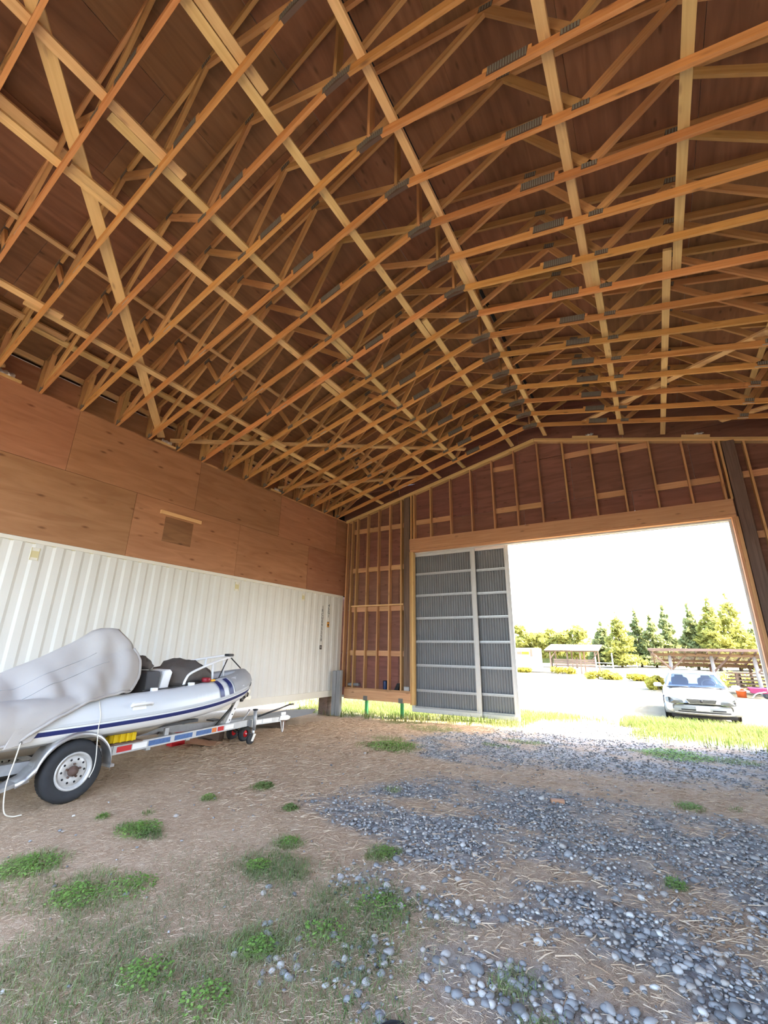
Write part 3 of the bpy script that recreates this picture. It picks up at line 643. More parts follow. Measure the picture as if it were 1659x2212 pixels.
for k in range(19):
    y=-0.52-0.6096*k
    r=put('roof_truss',None,None,Matrix.Translation((0,y,0)) @ Matrix.Rotation(math.atan(SK),4,'Z'))
    tag(r,'scissor roof truss of orange lumber, %s out from the gable wall with the big doorway'%ORD[k],'truss','scissor trusses under the roof')
    for nm,me,M in TP:
        o=bpy.data.objects.new(nm,me); col.objects.link(o); o.parent=r; o.matrix_basis=M

# ------------------------------------------------------------------ gable wall
wall_far = struct('wall_far', 'open-stud gable wall with brown plywood sheathing and tall doorway')
XD0, XD1, ZH0, ZH1 = 2.37, 9.60, 4.26, 4.64
def zpl(x): return 5.417+0.2423*(x if x<5.93 else 11.86-x)
# sheathing: horizontal 1.22 x 2.44 rows cut to the wall outline
rows=[(0.36,1.5),(1.5,2.72),(2.72,3.94),(3.94,5.16),(5.16,6.38),(6.38,7.6),(7.6,8.3)]
for i,(z0,z1) in enumerate(rows):
    x=-0.6 - (1.22 if i%2 else 0)
    while x<12.7:
        a,b=max(x,-.5),min(x+2.44,12.6); x+=2.44
        def top(xx): return min(z1, ztop(xx)+TH-.01)
        parts=[]
        if z0>=5.0 or b<=XD0 or a>=XD1: parts=[(a,b,z0)]
        elif z1<=ZH1: parts=[(a,min(b,XD0),z0) if a<XD0 else None,(max(a,XD1),b,z0) if b>XD1 else None]
        else: parts=[(a,b,z0) if False else None]+[(a,min(b,XD0),z0) if a<XD0 else None,(max(a,XD0),min(b,XD1),ZH1-.05) if b>XD0 and a<XD1 else None,(max(a,XD1),b,z0) if b>XD1 else None]
        for p in parts:
            if not p or p[1]-p[0]<.05: continue
            xa,xb,zz=p; pts=[(xa+G,zz+G),(xb-G,zz+G)]
            if min(top(xa),top(xb))<zz+.02 and max(top(xa),top(xb))<zz+.05: continue
            tops=[(xb-G,max(top(xb)-G,zz+.01))]
            xc=(z1-TH+.01-ZT)/SLOPE_T; tops+=[(xm,max(top(xm)-G,zz+.01)) for xm in sorted((xc,XR,2*XR-xc),reverse=True) if xa+.01<xm<xb-.01]
            tops.append((xa+G,max(top(xa)-G,zz+.01)))
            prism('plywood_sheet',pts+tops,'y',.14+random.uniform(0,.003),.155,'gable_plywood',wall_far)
box('outer_cladding_strip',-.5,XD0-.02,.156,.17,.3,6.1,'roof_metal',wall_far)
for nm,poly in (('outer_cladding',[(XD0-.02,4.7),(XD1+.02,4.7),(XD1+.02,7.0),(XR,8.1),(XD0-.02,6.9)]),('outer_cladding',[(XD1+.02,.0),(12.6,.0),(12.6,6.0),(XD1+.02,6.95)])):
    prism(nm,poly,'y',.157,.17,'roof_metal',wall_far)
# studs
def stud(x0,z0,x1=None,z1=None,w=.038,y0=0.0,y1=.138,mat='stud_fir',name='stud'):
    z1 = zpl(x0+w/2) if z1 is None else z1
    return box(name,x0,x0+w,y0,y1,z0,z1,mat,wall_far,0,'z')
for x in (0.045,0.22,0.41,0.79,1.185,1.575,1.96): stud(x,.59)
for x in (2.29,2.385): stud(x,ZH1)
x0=2.918
for i in range(0,11):
    stud(x0+.6096*i-.005,ZH1)
stud(9.57,ZH1); stud(9.66,ZH1)
for x in (10.06,10.55,11.0,11.45,11.9): stud(x,.2)
# blocking between studs, flat boards against the sheathing
def block(xa,xb,z,h=.14,mat='header_fir',y0=.09,y1=.128): box('blocking',xa,xb,y0,y1,z-h/2,z+h/2,mat,wall_far,0,'x')
Ls=[0.083,0.22,0.41,0.79,1.185,1.575,1.96]
for z in (1.51,2.73,3.89,5.115):
    for a,b in zip(Ls[1:],Ls[2:]): block(a+.04,b-.002,z)
    block(2.0,2.06,z)
box('ledge_board',.30,2.06,-.01,.04,2.80,2.838,'brace_spruce',wall_far,0,'x')
for i in (-1,0,3,4,7,9,10):
    a=x0+.6096*i+.033; b=a+.5766-.005
    if i==-1: a=2.43
    block(a,b,5.14)
for i in (3,6,7,8): 
    a=x0+.6096*i+.033; block(a,a+.57,6.31 if i!=8 else 6.20,.14)
for z in (1.5,2.7,3.88,5.15): block(9.93,10.06,z); block(10.10,10.55,z); block(10.59,11.0,z)
# plates
def sloped(name,xa,xb,dz,h,y0,y1,mat='brace_spruce'):
    za,zb=zpl(xa)+dz,zpl(xb)+dz
    beam(name,(xa,(y0+y1)/2,za),(xb,(y0+y1)/2,zb),y1-y0,h,mat,wall_far)
sloped('top_plate',0.0,5.93,0,.045,-.005,.14); sloped('top_plate',0.0,5.93,.046,.045,-.005,.14)
sloped('top_plate',5.93,12.1,0,.045,-.005,.14); sloped('top_plate',5.93,12.1,.046,.045,-.005,.14)
for xa,xb in ((6.85,7.42),(9.05,9.55)):
    sloped('plate_block',xa,xb,.092,.06,-.01,.05)
    me=grid_mesh('strap',[[((i-4)*.022,.005*math.sin(i*2.1),.014*math.sin(i*1.9+j)+.016*j) for j in range(4)] for i in range(9)],'foil')
    solid(put('strap',me,wall_far,Matrix.Translation((xb-.17,.0,zpl(xb-.2)+.155))),.002)
# header, jambs, posts, sill
box('header_beam',2.275,9.68,-.03,.10,ZH0+.06,ZH1,'header_fir',wall_far,.004,'x')
box('header_beam',2.275,9.68,-.01,.12,ZH0,ZH0+.058,'header_fir',wall_far,.003,'x')
box('header_flashing',2.37,9.62,.12,.19,ZH0-.035,ZH0+.02,'door_white',wall_far)
box('jamb_board',2.275,2.315,-.03,.14,.26,ZH0,'stud_fir',wall_far,0,'z'); box('jamb_board',2.318,2.37,-.01,.14,.26,ZH0,'brace_spruce',wall_far,0,'z')
box('jamb_board',9.60,9.64,-.005,.14,-.1,ZH0,'header_fir',wall_far,0,'z'); box('jamb_board',9.642,9.70,-.03,.14,-.1,ZH0,'stud_fir',wall_far,0,'z')
box('jamb_flashing',9.555,9.60,.14,.20,-.1,ZH0-.02,'door_white',wall_far)
stud(2.065,.55,None,None,.19,.02,.138,'grey_timber','post'); box('post',9.715,9.93,-.02,.138,-.2,zpl(9.8),'grey_timber',wall_far,.01,'z')
box('sill_plate',0.17,2.275,-.005,.14,.548,.588,'stud_fir',wall_far,0,'x')
box('sill_beam',0.19,2.29,-.045,.09,.295,.548,'header_fir',wall_far,.004,'x')
for x in (0.92,2.02):                                                  # green steel legs with brackets under the sill
    r=tag(thing('steel_post',(x,.03,-.12),'green steel post under the sill beam, '+('left one near the grey planks' if x<1 else 'right one beside the sliding door'),'post','green posts under the gable wall'),None)
    h=.30-zg(x,.03)+.02
    box('shaft',x-.03,x+.03,0,.06,zg(x,.03)-.05,.30,'green_paint',r); box('flange',x-.037,x-.03,-.01,.07,zg(x,.03)-.05,.29,'green_paint',r)
    box('bracket',x-.075,x+.055,-.053,-.046,.29,.40,'plate_steel',r); box('bracket_lip',x-.075,x+.055,-.05,.06,.283,.293,'plate_steel',r)
# things left on the sill
tag(box('wood_offcut',.24,.62,.03,.12,.63,.70,'weathered_plank',None,0,'x'),'pale wood offcut lying on the gable sill by the container','offcut')
t=thing('paint_tin',(1.50,.06,.59),'dark blue tin standing on the gable sill','tin'); put('can',lathe_mesh('can',[(0,0),(.05,0),(.055,.01),(.055,.2),(.05,.21),(0,.21)],'blue_plastic',20),t,Matrix.Translation((1.47,.06,.589))); put('lid',lathe_mesh('lid',[(.05,.205),(.05,.222),(0,.222)],'black_plastic',20),t,Matrix.Translation((1.47,.06,.589)))
tag(prism('black_wedge',[(1.76,.589),(1.89,.589),(1.92,.76),(1.85,.76)],'y',.04,.10,'black_plastic',None,.006),'black plastic piece leaning on the gable sill','offcut')
t=thing('outlet_box',(2.16,-.01,.6),'small grey metal box on the sill beside the door jamb','box'); box('body',2.09,2.25,-.03,.02,.59,.69,'galvanised',t,.006); box('cover',2.105,2.235,-.036,-.03,.605,.675,'bright_steel',t)

# ------------------------------------------------------------------ sliding door leaves
def corr_sheet(name, x0,x1,y,z0,z1,pitch,depth,mat,parent):
    xs=[];x=x0;i=0
    prof=[(0,0),(.45,0),(.58,1),(.87,1)]
    while x<x1:
        for f,d in prof:
            if x+f*pitch<=x1: xs.append((x+f*pitch,y+d*depth))
        x+=pitch
    rows_=[[(a,b,z0) for a,b in xs],[(a,b,z1) for a,b in xs]]
    return solid(put(name,grid_mesh(name,rows_,mat,False),parent),.0012,0)
def leaf(xa,xb,y,z0,z1,girts,label):
    t=thing('sliding_door',((xa+xb)/2,y,z0),label,'door','sliding leaves of the big doorway')
    for s,x in ((0,xa),(1,xb-.11)):
        box('stile',x,x+.11,y,y+.05,z0,z1,'door_white',t,.006); box('stile_lip',x+(0.085 if s==0 else 0),x+(.11 if s==0 else .025),y-.02,y,z0+.02,z1-.02,'door_white',t)
    box('top_rail',xa+.11,xb-.11,y,y+.05,z1-.10,z1,'door_white',t,.005); box('bottom_rail',xa+.02,xb-.02,y-.03,y+.05,z0,z0+.10,'door_white',t,.005); box('bottom_channel',xa+.11,xb-.11,y-.01,y+.04,z0+.10,z0+.14,'galvanised',t)
    for z in girts:
        box('girt',xa+.11,xb-.11,y+.005,y+.045,z-.032,z+.032,'galvanised',t,.004); box('girt_lip',xa+.11,xb-.11,y-.008,y+.005,z+.012,z+.030,'bright_steel',t); box('girt_clip',xa+.112,xa+.15,y-.012,y+.006,z-.03,z+.03,'bright_steel',t)
    corr_sheet('corrugated_sheet',xa+.03,xb-.03,y+.052,z0+.03,z1-.03,.068,.018,'door_sheet',t)
    for x in (xa+.3,xb-.3):
        box('hanger',x-.04,x+.04,y+.01,y+.04,z1,z1+.12,'bright_steel',t)
leaf(2.215,4.10,.20,.085,4.26,[.607,1.226,1.828,2.437,3.053,3.648],'left sliding door leaf of grey corrugated sheet in a white frame, nearest the wall')
leaf(3.12,4.975,.31,.07,4.28,[.603,1.215,1.825,2.442,3.043,3.65],'second sliding door leaf behind the first, its right edge on the bright yard')
t=thing('door_track',(5.9,.3,4.4),'white sliding door track fixed outside above the doorway','track'); box('track',1.0,10.9,.19,.40,4.36,4.46,'door_white',t); box('track_cover',1.0,10.9,.40,.42,4.26,4.50,'door_white',t)

# ------------------------------------------------------------------ shipping container along the left side
YC0,YC1,ZC0,ZC1=-12.1,-0.03,.356,3.137
t=thing('shipping_container',(-1.2,-6.1,ZC0),'white corrugated shipping container standing on blocks along the left wall','container')
pts=[];y=YC1-.04
while y>YC0+.05:                                                        # outer flat, slope, inner flat, slope
    for d,xx in ((0,-.004),(.104,-.004),(.145,-.020),(.236,-.020)): pts.append((y-d,xx))
    y-=.2785
rows_=[[(xx,yy,z) for yy,xx in pts] for z in (ZC0+.15,ZC1-.05)]
put('side_panel',grid_mesh('side_panel',rows_,'container_paint',False),t)
box('top_rail',-.075,.004,YC0,YC1,ZC1-.062,ZC1,'container_rail',t,.004); box('bottom_rail',-.09,.006,YC0,YC1,ZC0,ZC0+.16,'container_rail',t,.004)
box('body',-2.40,-.09,YC0,YC1,ZC0+.1,ZC1-.03,'container_paint',t); box('corner_post',-.12,-.005,YC1-.04,YC1+.02,ZC0,ZC1,'container_rail',t); 
for k,(y_,x_) in enumerate(pts[::4]):                                   # dark weld seams below the top rail
    if y_>-10: box('weld_seam',-.006,-.002,y_-.175,y_-.135+.02,ZC1-.070,ZC1-.062,'aged_yellow',t)
for y_ in (-7.96,-4.06,-1.81):
    box('lashing_plate',-.043,.002,y_-.055,y_+.055,2.82,3.01,'container_rail',t,.004); box('lashing_pad',.002,.004,y_-.045,y_+.045,2.86,2.96,'aged_yellow',t); box('lashing_edge',.002,.006,y_-.056,y_-.048,2.82,3.01,'aged_yellow',t); box('lashing_edge',.002,.006,y_+.048,y_+.056,2.82,3.01,'aged_yellow',t)
tx=Matrix(((0,0,1,0.003),(1,0,0,0),(0,1,0,0),(0,0,0,1)))                # text plane facing +x, reading along +y
def stack(txt,y_,ztop_,zstep,size):
    for i,ch in enumerate(txt):
        if ch==' ': continue
        letters('serial_letter',ch,size,'ink_black',t,Matrix.Translation((0.0,y_,ztop_-i*zstep)) @ tx)
# the lettering sits on the flat bands nearest these places
flats=[p[0]-.052 for p in pts[::4]]
ya=min(flats,key=lambda v:abs(v+0.97)); yb=min(flats,key=lambda v:abs(v+0.70))
stack('JRCU095558',ya,2.72,.098,.115); stack('45G1',yb,2.79,.098,.115)
box('serial_frame',.0,.003,ya-.045,ya+.045,1.59,1.70,'ink_black',t); letters('serial_letter','0',.08,'container_paint',t,Matrix.Translation((.0015,ya,1.645)) @ tx)
box('sticker',-.002,.003,yb-.05,yb+.05,2.19,2.34,'sticker_orange',t); box('sticker_edge',.003,.004,yb-.05,yb+.05,2.325,2.34,'ink_black',t); box('sticker_mark',.003,.0045,yb-.03,yb+.03,2.23,2.28,'ink_black',t)
box('sticker_edge',.003,.004,yb-.05,yb+.05,2.19,2.20,'ink_black',t)
for y_ in (-.42,-6.0,-11.6):
    tag(box('support_block',-.30,-.02,y_-.12,y_+.12,zg(-.1,y_)-.1,ZC0-.003,'grey_timber',None,.01,'y'),'timber block under the container, '+{-.42:'by the far corner',-6.0:'behind the boat trailer',-11.6:'at the near end'}[y_],'block','blocks under the container')
t=thing('plank_post',(.22,-.40,-.12),'weathered grey double plank post standing at the container corner','post')
for a,b,h in ((.08,.215,1.03),(.22,.36,1.05)):
    box('plank',a,b,-.47,-.36,zg(.2,-.4)-.1,h,'weathered_plank',t,.012,'z')

# ------------------------------------------------------------------ inflatable boat
CX=1.5
boat=thing('inflatable_boat',(CX,-7.1,.36),'grey rigid inflatable boat with navy rub stripe sitting on the trailer','boat')
half=[(2.12,-9.55,.775),(2.12,-8.6,.785),(2.12,-7.6,.80),(2.085,-6.75,.83),(1.985,-6.05,.885),(1.80,-5.42,.975),(1.5,-5.02,1.05)]
path=catmull(half,10); far=[Vector((2*CX-p.x,p.y,p.z)) for p in reversed(path[:-1])]; path=path+far; NP=len(path)
def prad(i):
    f=min(i,NP-1-i)/((NP-1)/2); r=.222-.03*smoothstep(.7,1,f); return r*(.75+.25*smoothstep(0,.05,f)) 
def pframe(i):
    t=(path[min(i+1,NP-1)]-path[max(i-1,0)]); n=Vector((t.y,-t.x,0))*-1
    n=Vector((-(-t.y),-t.x,0)); n=n.normalized()
    c=path[i]; o=c-Vector((CX,-7.2,c.z))
    if n.dot(o)<0: n=-n
    t.normalize(); u=n.cross(t)
    if u.z<0: u=-u
    return c,n,u
def patch(name,i0,i1,a0,a1,dr,mat,na=14,parent=boat,wob=0):
    rows_=[]
    for i in range(i0,i1+1):
        c,n,u=pframe(i); r=prad(i)+dr
        rows_.append([c+(n*math.cos(a)+u*math.sin(a))*(r+wob*mnoise.noise((i*.35,a*2.2,1.0))) for a in [R(a0+(a1-a0)*k/na) for k in range(na+1)]])
    me=grid_mesh(name,rows_,mat); return put(name,me,parent)
tube_o=patch('buoyancy_tube',0,NP-1,0,360,0,'tube_grey',28)
patch('stern_cone',0,1,0,360,.001,'dodger_grey',24)
patch('rub_strake',0,NP-1,-50,-6,.010,'white_vinyl',8); patch('navy_stripe',0,NP-1,-25,-13,.014,'navy',4); patch('strake_groove',0,NP-1,-8,-6.5,.013,'dodger_grey',2)
def i_at(y):
    return min(range(NP//2+1),key=lambda i:abs(path[i].y-y))
nb=NP//2
b0=i_at(-5.72); patch('bow_dodger',b0,NP-1-b0,2,118,.006,'dodger_grey',20,boat,.012)
for y0 in (-6.02,-5.83):
    i=i_at(y0); 
    rows_=[]
    for f in (0,.35,.7,1.05,1.4):
        row=[]
        for k in range(13):
            a=R(0+72*k/12); c0,n0,u0=pframe(i); c1,n1,u1=pframe(i+1); c=c0.lerp(c1,f*.9); n=n0.lerp(n1,f*.9); u=u0.lerp(u1,f*.9); row.append(c+(n*math.cos(a)+u*math.sin(a))*(prad(i)+.010))
        rows_.append(row)
    put('navy_band',grid_mesh('navy_band',rows_,'navy'),boat)
    j=NP-1-i
for i in (i_at(-6.25),):                                              # silver lettering flash before the bands
    for k in range(5):
        c,n,u=pframe(i-3+k); V=[]
        for a,d in ((14,0),(17,.0),(34,.045),(31,.035)):
            V.append(c+(n*math.cos(R(a-k*1.2))+u*math.sin(R(a-k*1.2)))*(prad(i)+.006)+(path[i+1]-path[i]).normalized()*(d-.02))
        put('silver_mark',mesh('silver_mark',V,[(0,1,2,3)],'white_vinyl'),boat)
def tube_pt(y,a,dr=0):
    i=i_at(y); c,n,u=pframe(i); return c+(n*math.cos(R(a))+u*math.sin(R(a)))*(prad(i)+dr), n*math.cos(R(a))+u*math.sin(R(a))
# grab handle patch
patch('handle_patch',i_at(-7.46),i_at(-7.20),12,36,.006,'white_vinyl',6)
h0,_=tube_pt(-7.42,25,.045); h1,_=tube_pt(-7.20,25,.045); a0,_=tube_pt(-7.44,25,.0); a1,_=tube_pt(-7.18,25,0)
tube('grab_handle',[a0,h0,h1,a1],.020,'white_vinyl',boat,10,6)
# hull, deck, interior
rows_=[]
for k in range(14):
    f=k/13; y=-9.5+f*4.38; g=smoothstep(.55,1,f); zk=.40+.52*g**1.3; w=.62*(1-.92*g**1.6); zc=.64+.30*g
    rows_.append([(CX-w,y,zc),(CX-w*.75,y,zc-.09*(1-g)),(CX,y,zk),(CX+w*.75,y,zc-.09*(1-g)),(CX+w,y,zc)])
solid(put('hull',grid_mesh('hull',rows_,'hull_white'),boat),.02)
V=[];
dk=[(CX-.60,-9.5,.68),(CX+.60,-9.5,.68),(CX+.58,-6.6,.70),(CX-.58,-6.6,.70)]
put('deck',mesh('deck',dk+[(x,y,z-.03) for x,y,z in dk],BOXF,'boat_inside'),boat)
dk=[(CX-.56,-6.6,.98),(CX+.56,-6.6,.98),(CX+.42,-5.7,1.03),(CX-.42,-5.7,1.03)]
put('bow_locker',mesh('bow_locker',[(x,y,.66) for x,y,z in dk]+dk,BOXF,'cream_deck'),boat)
box('console',CX-.2,CX+.2,-7.75,-7.52,.68,1.55,'boat_inside',boat,.04)
box('seat_box',CX-.35,CX+.38,-7.02,-6.82,.68,1.27,'boat_inside',boat,.02)
prism('grey_panel',[(-6.98,.78),(-6.74,.98),(-6.70,1.26),(-6.80,1.27)],'x',CX-.30,CX+.30,'dodger_grey',boat,.006)
prism('white_cushion',[(-6.80,.985),(-6.67,.985),(-6.62,1.25),(-6.66,1.29),(-6.74,1.28)],'x',CX-.05,CX+.36,'white_vinyl',boat,.015)
for y in (-7.02,-6.42):                                               # white cleats on the tube
    p,_=tube_pt(y,92,.0); box('cleat',p.x-.03,p.x+.03,y-.04,y+.04,p.z-.01,p.z+.035,'white_vinyl',boat,.008)
tube('side_rope',[tube_pt(y,100,.012)[0] for y in (-7.15,-7.0,-6.8,-6.6,-6.42,-6.2,-6.05)],.009,'black_plastic',boat,6,3)
# pulpit rail
rail=[(2.0,-6.52,1.05),(1.995,-6.49,1.15),(1.965,-6.37,1.245),(1.80,-5.82,1.385),(1.62,-5.36,1.462),(1.5,-5.28,1.475)]
rail=rail+[(2*CX-x,y,z) for x,y,z in reversed(rail[:-1])]
tube('pulpit_rail',rail,.018,'white_vinyl',boat,10,5)
for x,y,zt,zb in ((1.845,-5.93,1.36,1.09),(1.72,-5.62,1.42,1.14)):
    for s in (1,-1): tube('rail_post',[(CX+s*(x-CX)+s*.03,y,zb),(CX+s*(x-CX),y,zt)],.015,'white_vinyl',boat,8)
box('rail_clamp',1.60,1.72,-5.52,-5.42,1.46,1.50,'black_plastic',boat,.01)
for a,b in (((1.66,-5.47,1.47),(1.86,-5.80,1.13)),((1.86,-5.80,1.13),(1.99,-6.05,1.12)),((1.62,-5.44,1.47),(1.60,-5.14,1.26))): tube('strap',[a,b],.010,'black_plastic',boat,6)
# crumpled dark tarp on the bow locker and reel lying on the tube
def crumple(name,c,s,mat,seed,parent=None,amp=.28,fq=2.2,nu=26,nv=16,flatb=True):
    rows_=[]
    for i in range(nv+1):
        ph=math.pi*i/nv; row=[]
        for k in range(nu):
            th=2*math.pi*k/nu; d=Vector((math.sin(ph)*math.cos(th),math.sin(ph)*math.sin(th),math.cos(ph)))
            n=mnoise.noise(d*fq+Vector((seed,seed*2,0)))+.6*abs(mnoise.noise(d*fq*2.6+Vector((0,seed,seed))))
            p=d*(1+amp*n); z=p.z*s[2]
            if flatb: z=max(z,-s[2]*.35)
            row.append((c[0]+p.x*s[0],c[1]+p.y*s[1],c[2]+z))
        rows_.append(row)
    return put(name,grid_mesh(name,rows_,mat,True,True),parent)
dt=tag(crumple('folded_tarp',(1.5,-6.22,1.135),(.36,.46,.26),'dark_tarp',3.3),'crumpled dark grey tarp heaped in the bow of the boat','tarp')
dt2=tag(crumple('folded_tarp',(1.42,-6.90,1.33),(.24,.17,.13),'dark_tarp',8.1,None,.2),'small dark tarp bundle beside the covered boat console','tarp')
rl=thing('hand_reel',(1.98,-6.10,1.10),'small maroon and yellow reel lying on the boat tube','reel')
p,_=tube_pt(-6.12,86,.03); put('drum',lathe_mesh('drum',[(0,-.03),(.06,-.03),(.065,-.01),(.065,.01),(.06,.03),(0,.03)],'maroon',20),rl,Matrix.Translation(p+Vector((0,-.02,.005)))); box('grip',p.x-.02,p.x+.07,p.y+.03,p.y+.10,p.z-.02,p.z+.01,'tape_yellow',rl,.01); tube('cord',[p+Vector((0,-.05,0)),p+Vector((-.03,-.2,.0)),p+Vector((-.03,-.36,-.005))],.006,'black_plastic',rl,6,4)

# ------------------------------------------------------------------ boat cover
YF=lambda s: np.interp(s,[0,.12,.35,.6,.8,1],[-7.38,-7.36,-7.25,-7.18,-7.22,-7.37])
ZR=lambda y: np.interp(y,[-9.8,-8.56,-8.17,-7.87,-7.63,-7.50,-7.38],[1.15,1.27,1.455,1.62,1.785,1.825,1.815])
def hem(y):   # hem point on the near tube
    a=np.interp(y,[-9.6,-8.66,-8.5,-8.2,-7.95,-7.7,-7.37],[-34,-28,-15,22,48,66,84]); return a
def cover_rows(sgn):
    rows_=[];NT=72;NS=22
    for i in range(NT+1):
        t=i/NT; row=[]
        for k in range(NS+1):
            s=k/NS; y=-9.65+t*(YF(s)+9.65); yr=-9.65+t*(-7.38+9.65); zr=float(ZR(yr))
            hw=.10*smoothstep(.0,1,t)*smoothstep(.75,1,t)+.02
            q,_n=tube_pt(min(y,-7.0),hem(y),.030)
            st=max(0,(s-.10)/.90); px=CX+hw*min(1,s/.10)+(q.x-CX-hw)*st; pz=zr+(q.z-zr)*st
            sag=math.sin(math.pi*st); px+=.05*sag*(1-.4*t); pz+=.02*sag
            fold=.042*min(1,st*2.2)*(1-st*.35)*math.sin(y*13+st*3.5+2.8*mnoise.noise((y*1.6,st*1.4,0)))+.008*st*math.sin(y*27-st*3+3*mnoise.noise((y*2,st*2,4)))+.02*mnoise.noise((y*3.2,s*3,5))*min(1,s*4)
            fold+= -.03*smoothstep(.55,1,t)*math.exp(-((s-.42)/.05)**2)*smoothstep(.1,.5,s)
            px+=fold*.8; pz+=fold*.6
            i_=i_at(min(y,-7.0)); c=path[i_]; r=prad(i_)+.032
            dx,dz=px-c.x,pz-c.z; d=math.hypot(dx,dz)
            if d<r and d>1e-6: px=c.x+dx/d*r; pz=c.z+dz/d*r
            row.append((CX+sgn*(px-CX),y,pz))
        rows_.append(row)
    return rows_
near=cover_rows(1); farr=cover_rows(-1)
full=[list(reversed(f))+n[1:] for f,n in zip(farr,near)]
cover=thing('boat_cover',(CX,-8.3,.9),'taupe fabric cover tented over the rear half of the boat','cover')
solid(put('cloth',grid_mesh('cloth',full,'tarp'),cover),.006,1)
tube('hem_cord',[Vector(r[-1])+Vector((.008,0,-.004)) for r in near],.017,'tarp',cover,8)
front=[Vector(p) for p in near[-1]]; tube('front_hem',[p+Vector((0,.006,0)) for p in front[9:]],.020,'tarp',cover,8)
tube('seam',[Vector(r[8])+Vector((.006,0,.006)) for r in near[:60]],.0035,'dodger_grey',cover,5); tube('seam',[Vector(r[12])+Vector((.008,0,.006)) for r in near[:62]],.0035,'dodger_grey',cover,5)
p,nv=tube_pt(-8.52,-14,.03); 
prism('corner_tab',[(-8.66,p.z-.10),(-8.44,p.z-.06),(-8.36,p.z+.07),(-8.60,p.z+.08)],'x',p.x-.008,p.x+.012,'tarp',cover,.004); 
put('grommet',lathe_mesh('grommet',[(.006,0),(.014,0),(.014,.006),(.006,.006)],'plate_steel',12,'X'),cover,Matrix.Translation((p.x+.012,-8.53,p.z-.055)))
tag(tube('tie_rope',[(p.x+.016,-8.53,p.z-.055),(p.x+.03,-8.55,p.z-.2),(p.x+.0,-8.56,.30),(p.x-.02,-8.52,.08),(p.x-.04,-8.44,.012),(p.x-.02,-8.36,.008)],.006,'rope',None,6,8),'pale rope hanging from the cover corner left of the trailer tyre','rope')
q0,_=tube_pt(-7.83,52,.02); q1,_=tube_pt(-7.80,10,.012); q2,_=tube_pt(-7.78,-20,.022)
tag(tube('tie_rope',[q0,q1,q2,(2.36,-7.775,.55),(2.365,-7.76,.40),(2.375,-7.77,.30),(2.372,-7.80,.22)],.005,'rope',None,6,8),'pale rope hanging over the boat tube in front of the tyre','rope')

# ------------------------------------------------------------------ trailer
tr=thing('boat_trailer',(CX,-6.6,0),'galvanised boat trailer with red and white reflective tape under the boat','trailer')
def wheel(x,y,r,w,side,parent):
    """tyre and rim with axis along x; side=+1 faces +x"""
    M=Matrix.Translation((x,y,r)) @ (Matrix.Identity(4) if side>0 else Matrix.Rotation(math.pi,4,'Z'))
    ri=r*.60
    ty=put('tyre',lathe_mesh('tyre',[(ri,-w/2+.02),(r*.80,-w/2),(r*.94,-w/2+.02),(r,-w/2+.05),(r,w/2-.05),(r*.95,w/2-.02),(r*.90,w/2-.006),(r*.80,w/2+.002),(r*.70,w/2-.004),(ri,w/2-.015)],'rubber',48,'X'),parent,M)
    V=[];F=[]
    for k in range(48):                                                # tread grooves
        a=2*math.pi*k/48
        for h0,h1 in ((-w/2+.055,-w/2+.095),(-.02,.02),(w/2-.095,w/2-.055)):
            i=len(V)
            for hh,aa in ((h0,a),(h1,a),(h1,a+.085),(h0,a+.085)): V.append((hh,(r+.004)*math.cos(aa),(r+.004)*math.sin(aa)))
            F.append((i,i+1,i+2,i+3))
    put('tread',mesh('tread',V,F,'rubber'),ty,M)
    rm=put('rim',lathe_mesh('rim',[(ri+.004,-w/2+.03),(ri+.004,w/2-.012),(ri-.004,w/2-.002),(ri-.018,w/2-.012),(ri-.03,w/2-.035),(ri*.80,w/2-.05),(ri*.74,w/2-.032),(ri*.45,w/2-.028),(ri*.40,w/2-.035),(0,w/2-.035)],'rim',40,'X'),parent,M)
    for k in range(10):
        a=2*math.pi*k/10; put('rim_hole',lathe_mesh('rim_hole',[(0,.0),(.011,.0),(.011,.004),(0,.004)],'black_void',12,'X'),rm,M @ Matrix.Translation((w/2-.031,ri*.62*math.cos(a),ri*.62*math.sin(a))))
    put('hub',lathe_mesh('hub',[(.052,w/2-.035),(.05,w/2-.01),(.034,w/2-.004),(.03,w/2+.02),(.02,w/2+.03),(0,w/2+.03)],'rust_and_rib_shade',20,'X'),parent,M)
    for k in range(5):
        a=2*math.pi*k/5+.3; put('lug_nut',lathe_mesh('lug_nut',[(.011,0),(.011,.018),(0,.02)],'rust_and_rib_shade',6,'X'),rm,M @ Matrix.Translation((w/2-.034,.068*math.cos(a),.068*math.sin(a))))
